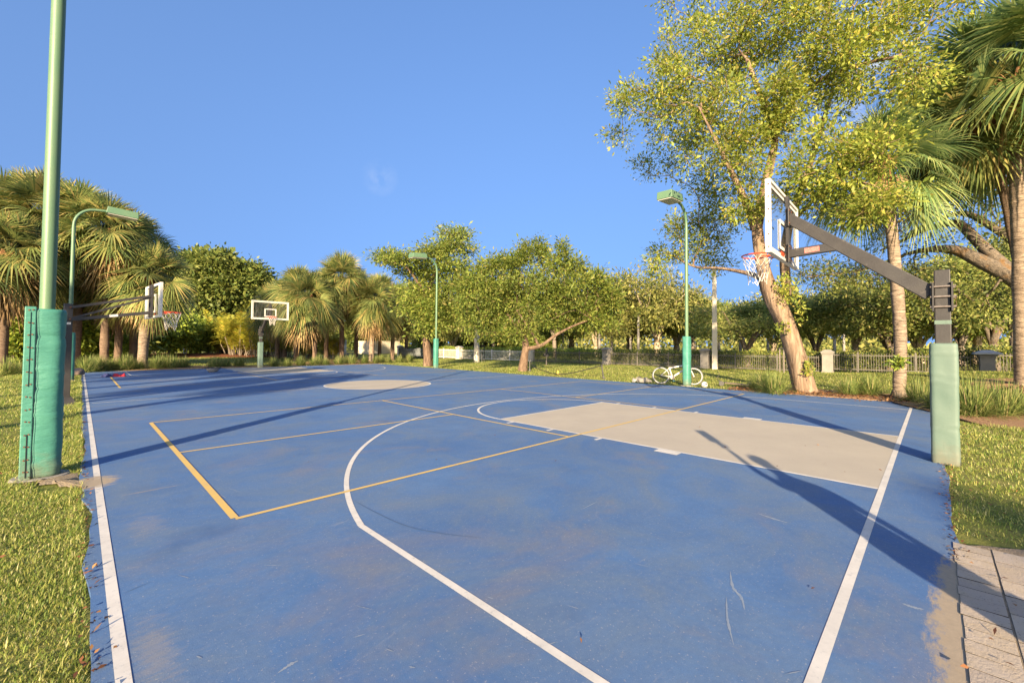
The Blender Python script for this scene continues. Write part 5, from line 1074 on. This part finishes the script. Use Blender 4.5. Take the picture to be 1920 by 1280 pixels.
# the two near palms on the right
def near_palm(label, base, pts, r0, r1, crown_seed, nf, s, zb, m, e1=-48, nd=6, bl=1.5):
    root = empty('sabal_palm', base, 0, label, 'palm tree', 'near palms right of the court'); top = np.array(pts[-1])
    V, F = palm_crown(crown_seed, nf, 1.25, 1.12, 46, 80, e1, (.14, .5)); np_mesh('crown', V*s, F, MT['frond_fresh'], root, loc=tuple(top))
    boots_mesh(crown_seed, r1*1.25, bl, 130, .34).build('leaf_bases', MT['boots'], root, loc=tuple(top))
    V, F = palm_crown(crown_seed+9, nd, .9, .9, 30, -35, -70, (.4, .6), True); np_mesh('dead_fronds', V*s, F, MT['frond_dead'], root, loc=tuple(top))
    palm_trunk(root, pts, r0, r1, m, crown_seed, 40)
    return root
b = gp(1685, 743); D_ = 16.75; tr = [at(u, v, D_)-b for u, v in ((1685, 745), (1688, 640), (1680, 520), (1668, 400), (1652, 318))]
near_palm('slim palm standing between the leaning tree and the near hoop post', b, tr, .155, .135, 91, 38, 1.0, 0, MT['palm_trunk'])
tf = MB(); rt_ = random.Random(4)
b2 = az(1918, 22.1); tr = [at(u, v, 22.1)-b2 for u, v in ((1920, 742), (1917, 560), (1912, 400), (1909, 290), (1904, 165))]
near_palm('thick tall palm trunk with orange leaf bases at the right edge of the view', b2, tr, .245, .215, 92, 60, 1.75, 0, MT['palm_trunk'], -22, 2, 2.4)
# palm crown showing between the two (its trunk is hidden behind the oak limbs)
put_palm('B', 1930, 25.0, 9.6, 1.6, .6, 'palm with drooping dark fronds between the slim palm and the thick palm', (-1.1, 2.0), .15, 'palm_trunk_brown', None, 'near palms right of the court')
for c in [c for c in children(bpy.context.scene.objects[[o.name for o in COL.objects if o.get('label', '').startswith('palm with drooping dark')][0]]) if c.name.startswith('dead')]: bpy.data.objects.remove(c)
# climbing leaves on the slim palm
r = np.random.default_rng(12); Cq = sample_blob(blob_px(1683, 678, 17, 10, 16.5), 120, r); V, q = kites(Cq, r.normal(0, 1, (120, 3)), r.normal(0, 1, (120, 3)), np.full(120, .16), np.full(120, .06)); tag(np_mesh('climbing_vine', V, q, MT['leaf_shrub']), 'green vine leaves clinging to the slim palm trunk', 'vine')

# yellow cane palms (arching pinnate fronds)
def pinnate(r, phi, el, L_, nl, lw, arch, org):
    h = np.array([math.cos(phi), math.sin(phi), 0]); zt = np.array([0, 0, 1.0]); t = np.linspace(0, 1, nl)[:, None]; o = h*math.cos(el)+zt*math.sin(el); C = org+o*L_*t-zt*arch*L_*t**2+h*arch*.3*L_*t**2
    T = np.gradient(C, axis=0); T /= np.linalg.norm(T, axis=1, keepdims=True); s = np.cross(h, zt); up = np.cross(s[None], T)
    idx = np.arange(nl) >= nl*.22; Vs = []
    for sg in (-1, 1):
        D = T*.55+sg*s*.85+up*.35+r.normal(0, .07, (nl, 3)); ln = L_*.24*np.sin(np.clip(t[:, 0]*.85+.12, 0, 1)*math.pi)**.6; Vs.append(kites(C[idx], D[idx]-zt*.25, up[idx], ln[idx], np.full(idx.sum(), lw), .1))
    V = np.concatenate([Vs[0][0], Vs[1][0]]); F = np.concatenate([Vs[0][1], Vs[1][1]+len(Vs[0][0])])
    rc = []
    for i in (0, nl//3, 2*nl//3, nl-1): w_ = .016*(1-.25*(i/nl)*3*.9); rc += [C[i]-s*w_, C[i]+s*w_]
    k = len(V); V = np.concatenate([V, np.array(rc)]); F = np.concatenate([F, np.array([(k+2*i, k+2*i+1, k+2*i+3, k+2*i+2) for i in range(3)])]); return V, F
def cane_model(seed, nst, fr, hh):
    r = np.random.default_rng(seed); root = empty('cane_palm', (0, 0, 0), 0, None, 'palm clump', 'yellow cane palms behind the distant hoop'); Vs = []; Fs = []; c = 0; st = MB()
    for k in range(nst):
        a = r.uniform(0, 6.28); q = r.uniform(.1, .9); lean = r.uniform(.1, .45); h_ = hh*r.uniform(.03, .6); p0 = np.array([q*math.cos(a), q*math.sin(a), -.1]); p1 = p0+np.array([lean*h_*math.cos(a), lean*h_*math.sin(a), h_]); st.tube([tuple(p0), tuple((p0+p1)/2+np.array([0, 0, .1])), tuple(p1)], [.045, .04, .035], 6)
        for j in range(fr):
            V, F = pinnate(r, a*.5+j*2.4+r.normal(0, .3), R(r.uniform(35, 82)), hh*r.uniform(.34, .52), 26, .045, r.uniform(.25, .7), p1); Vs.append(V); Fs.append(F+c); c += len(V)
    np_mesh('fronds', np.concatenate(Vs), np.concatenate(Fs), MT['areca'], root); st.build('canes', MT['bark_grey'], root); return root
CN = cane_model(101, 38, 6, 4.8)
for i, (u, d_, rz, s, lab) in enumerate([(450, 56, .2, 1.3, 'yellow cane palm clump left of the distant hoop'), (488, 54, 1.9, 1.25, 'yellow cane palm clump right behind the distant hoop post'), (530, 51, 3.4, 1.0, 'smaller yellow cane palm clump right of the distant hoop'), (424, 60, 4.7, 1.2, 'yellow cane palm clump nearest the broad tree'), (575, 46, 5.5, .85, 'low yellow cane palm clump below the left centre palm'), (622, 44, 2.8, .68, 'low yellow cane palm clump left of the utility cabinet')]):
    o = CN if i == 0 else copy_tree(CN); p = az(u, d_); o.location = (p[0], p[1], -.05); o.rotation_euler = (0, 0, rz); o.scale = (s, s, s); o['label'] = lab; o['group'] = 'yellow cane palms'
# slim pale trunks of royal palms far behind the fence
def royal():
    r = np.random.default_rng(3); root = empty('royal_palm', (0, 0, 0), 0, None, 'palm tree'); MB().tube([(0, 0, -.2), (.02, 0, 2), (0, 0, 4.4), (0, 0, 6.4)], [.24, .20, .19, .13], 10).build('trunk', MT['concrete'], root, smooth=True); Vs = []; Fs = []; c = 0
    for j in range(13):
        V, F = pinnate(r, j*2.4, R(r.uniform(5, 70)), 2.6, 26, .07, r.uniform(.35, .6), np.array([0, 0, 6.4])); Vs.append(V); Fs.append(F+c); c += len(V)
    np_mesh('crown', np.concatenate(Vs), np.concatenate(Fs), MT['leaf_fig'], root); return root
RY = royal()
rl = [(1055, 58, 'left of the pair behind the fig tree'), (1117, 60, 'left one of a close pair behind the right of the fig tree'), (1124, 58, 'right one of a close pair behind the right of the fig tree'), (1147, 60, 'just left of the pillar by the leaning rope post'), (1182, 62, 'right of the pillar by the leaning rope post'), (1197, 57, 'nearest the pale multi stemmed tree on its left side'), (1348, 66, 'just right of the tall concrete pole'), (1388, 64, 'under the dark oak left of the leaning trunk'), (1440, 66, 'behind the grey double post frame'), (1565, 75, 'in the sky gap beside the stone pillar right of the leaning tree'), (1582, 90, 'far off in the sky gap left of the slim palm')]
for i, (u, d_, lab) in enumerate(rl):
    o = RY if i == 0 else copy_tree(RY); p = az(u, d_); o.location = (p[0], p[1], 0); o.rotation_euler = (0, 0, i*1.7); s = .8+.05*(i % 4); o.scale = (s, s, s); o['label'] = 'slim royal palm '+lab; o['group'] = 'royal palms far behind the fence'

# ------------------------------------------------------------------ ornamental grass
def tuft_mesh(seed, n, L_, spread):
    r = np.random.default_rng(seed); a = r.uniform(0, 6.28, n); q = np.sqrt(r.random(n))*.28; el = R(90)-np.abs(r.normal(.45, .42, n))*spread; el = np.clip(el, R(8), R(88)); ln = L_*r.uniform(.55, 1.15, n); h = np.stack([np.cos(a), np.sin(a), 0*a], 1); s = np.stack([-np.sin(a), np.cos(a), 0*a], 1); p0 = h*q[:, None]; p0[:, 2] -= .02
    a2 = a+r.normal(0, .7, n); h2 = np.stack([np.cos(a2), np.sin(a2), 0*a], 1); o = h2*np.cos(el)[:, None]+np.array([0, 0, 1.0])*np.sin(el)[:, None]; dr = r.uniform(.35, .8, n)[:, None]*np.cos(el)[:, None]; V = []
    for t, w_ in ((0, .0075), (.3, .009), (.58, .007), (.82, .0045), (1.0, .0006)):
        p = p0+o*ln[:, None]*t-np.array([0, 0, 1.0])*dr*ln[:, None]*t**2.4; p[:, 2] = np.maximum(p[:, 2], .01); V += [p-s*w_, p+s*w_]
    V = np.stack(V, 1).reshape(-1, 3); b = np.arange(n)[:, None]*10; F = np.concatenate([np.concatenate([b+2*i, b+2*i+1, b+2*i+3, b+2*i+2], 1) for i in range(4)]); return V, F
TU = []
for i, (sd, n, L_, sp) in enumerate(((201, 620, .90, 1.2), (202, 560, .82, 1.35), (203, 680, .96, 1.1))):
    V, F = tuft_mesh(sd, n, L_, sp); o = np_mesh('ornamental_grass', V, F, MT['tuft']); TU.append(o); o['category'] = 'grass clump'
def put_tuft(i, xy, s, rz, label, group):
    g = TU[i]; o = g if ('t', i) not in used else g.copy()
    if ('t', i) in used: COL.objects.link(o)
    used[('t', i)] = 1; o.location = (xy[0], xy[1], -.01); o.scale = (s, s, s); o.rotation_euler = (0, 0, rz); tag(o, label, 'grass clump', group)
gr = 'ornamental grass clumps right of the court'
for i, (u, d_, s, lab) in enumerate([(1450, 15.7, 1.06, 'big grass clump at the foot of the leaning tree on its left'), (1590, 16.6, .88, 'grass clump right of the leaning tree at the mulch edge'), (1628, 16.9, .92, 'grass clump just left of the slim palm base'), (1725, 15.6, .95, 'grass clump between the slim palm and the padded hoop post'), (1758, 14.4, .9, 'grass clump overhanging the court corner behind the hoop post'), (1815, 13.6, 1.12, 'large grass clump just right of the padded hoop post'), (1868, 14.2, 1.1, 'large grass clump in front of the thick palm trunk'), (1905, 14.8, 1.05, 'grass clump at the very right edge of the view'), (1420, 16.6, .8, 'small grass clump furthest left of the leaning tree')]):
    put_tuft(i % 3, az(u, d_), s*.86, i*1.9, lab, gr)
gl = 'grass clump in the row along the far end of the court'
r = np.random.default_rng(15); row = [(15, 29.5), (-12+60, 30.5), (165, 29.6), (188, 30.4), (212, 31), (236, 30.8), (180, 32), (262, 31.3), (296, 31.2), (322, 31.4), (345, 31.8), (310, 32.5), (404, 31.5), (425, 31.8), (450, 32), (515, 31.4), (540, 31.6), (565, 31.8), (590, 32), (612, 32.3), (636, 33), (660, 33.5), (684, 34), (706, 34.5), (728, 35), (750, 35.8), (768, 36.2), (600, 33.5), (648, 34.6), (715, 36)]
for i, (u, d_) in enumerate(row):
    side = 'left palms' if u < 380 else 'centre palms'
    put_tuft(i % 3, az(u, d_), r.uniform(.8, 1.05)*(1.0 if u < 380 else .86), r.uniform(0, 6), 'olive grass clump in the planted row at the feet of the '+side, 'grass clumps in the row below the '+side)

# ------------------------------------------------------------------ what stands beyond the frame and throws its shade on the court
off = 'trees left of the frame shading the court'
for i, (x, y, k, zc, sc_, lab) in enumerate([(-23, .6, 'A', 8.3, .75, 'slim palm outside the frame whose shadow streaks the middle of the court'), (-21.5, 5.0, 'B', 7.2, .8, 'palm outside the frame shading the court beyond the lower hoop'), (-23, 7.2, 'C', 8.8, .7, 'tall palm outside the frame shading the far left of the court'), (-20, 12.6, 'A', 7.0, .95, 'palm outside the frame shading the far left corner'), (-24, 12.5, 'B', 9.0, .85, 'tallest palm outside the frame shading the far end'), (-19, 17.5, 'C', 7.0, 1.0, 'palm outside the frame shading the far left grass row')]):
    put_palm(k, 100, 20, zc, sc_, i*1.3, lab, (0, 0), .2, 'palm_trunk_brown', (x, y), off)
put_tree(G3, 0, 0, 2.0, 1.10, 'round tree outside the frame behind the camera', off, (-24.5, -15.5))
put_palm('B', 100, 20, 5.9, .9, .5, 'palm outside the frame behind the camera', (0, 0), .2, 'palm_trunk_brown', (-20.5, -14.9), off)
# person with one arm raised, just outside the frame
def person():
    root = empty('person', (-6.10, -2.18, .03), R(37), 'person in dark trousers and pale shirt raising one arm just outside the frame', 'person')
    def skin(name, vs, es, rs, m, par):
        me = bpy.data.meshes.new(name); me.from_pydata(vs, es, []); o = link_mesh(name, me, m, par); sk = o.modifiers.new('skin', 'SKIN'); sk.use_smooth_shade = True
        for i, q in enumerate(rs): me.skin_vertices[0].data[i].radius = (q if isinstance(q, tuple) else (q, q))
        me.skin_vertices[0].data[0].use_root = True; sb = o.modifiers.new('sub', 'SUBSURF'); sb.levels = 2; sb.render_levels = 2; return o
    sk_ = pmat('skin', (.42, .26, .18), (.38, .23, .16), 6, .6); sh_ = pmat('pale_shirt_cloth', (.45, .45, .43), (.38, .38, .37), 8, .9); tr_ = pmat('dark_trouser_cloth', (.04, .045, .06), (.055, .06, .075), 8, .9); hr_ = pmat('brown_hair', (.06, .035, .02))
    # x = sideways (left of the sun direction is +y), person faces +x
    vs = [(0, 0, .95), (0, 0, 1.12), (0, 0, 1.32), (0, 0, 1.45), (.01, 0, 1.53), (.02, 0, 1.62), (.01, 0, 1.70), (0, .17, 1.40), (.02, .23, 1.56), (.05, .20, 1.78), (.06, .19, 1.88), (0, -.18, 1.38), (.02, -.21, 1.13), (.07, -.19, .90), (.08, -.185, .82), (0, .075, .88), (.02, .07, .50), (0, .065, .09), (.14, .07, .035), (0, -.075, .88), (.02, -.07, .50), (0, -.065, .09), (.14, -.07, .035)]
    es = [(0, 1), (1, 2), (2, 3), (3, 4), (4, 5), (5, 6), (3, 7), (7, 8), (8, 9), (9, 10), (3, 11), (11, 12), (12, 13), (13, 14), (0, 15), (15, 16), (16, 17), (17, 18), (0, 19), (19, 20), (20, 21), (21, 22)]
    rs = [(.12, .15), (.11, .14), (.12, .17), (.08, .10), .055, (.085, .075), (.075, .065), .055, .045, .033, .03, .055, .042, .033, .03, .085, .058, .04, .035, .085, .058, .04, .035]
    body = skin('body', vs, es, rs, sk_, root)
    skin('shirt', vs[1:4]+[vs[7], (.01, .21, 1.49), vs[11], (.0, -.20, 1.22), (0, 0, .98)], [(7, 0), (0, 1), (1, 2), (2, 3), (3, 4), (2, 5), (5, 6)], [(.13, .16), (.14, .19), (.075, .10), .07, .06, .07, .06, (.14, .17)], sh_, root)
    skin('trousers', [(0, 0, 1.0)]+[vs[i] for i in (15, 16, 17, 19, 20, 21)], [(0, 1), (1, 2), (2, 3), (0, 4), (4, 5), (5, 6)], [(.13, .16), .098, .07, .06, .098, .07, .06], tr_, root)
    lump('hair', (.0, 0, 1.72), (.10, .095, .085), hr_, 3, 0, 3, .05, root, .5)
    fc = MB(); fc.beam((.085, 0, 1.655), (.125, 0, 1.63), .02, .05).box((.10, -.035, 1.668), (.012, .022, .012)).box((.10, .035, 1.668), (.012, .022, .012)).box((.105, 0, 1.59), (.01, .045, .01)); fc.build('face', sk_, root, bevel=.003)
    for s, nm, bx in ((1, 0, (.06, .19, 1.90)), (-1, 1, (.08, -.185, .80))):
        hd = MB(); u_ = 1 if s > 0 else -1; hd.box((bx[0], bx[1], bx[2]+.04*u_), (.03, .08, .09))
        for f_ in range(4): y_ = bx[1]-.03+.02*f_; L_ = (.065, .08, .075, .06)[f_]; hd.tube([(bx[0], y_, bx[2]+.08*u_), (bx[0]+.008, y_, bx[2]+(.08+L_*.5)*u_), (bx[0]+.02, y_, bx[2]+(.08+L_)*u_)], [.0095, .009, .007], 6)
        hd.tube([(bx[0], bx[1]-.04, bx[2]+.02*u_), (bx[0]+.02, bx[1]-.065, bx[2]+.05*u_), (bx[0]+.025, bx[1]-.07, bx[2]+.085*u_)], [.012, .011, .008], 6); hd.build('hand', sk_, root, auto=60)
    ph = empty('flash_unit', (-6.10, -2.18, .03), R(37), 'flash unit held up by the person outside the frame', 'flash'); MB().box((.09, .20, 2.15), (.08, .15, .26)).box((.09, .20, 2.0), (.03, .04, .08)).build('body', MT['black'], ph, bevel=.01)
person()
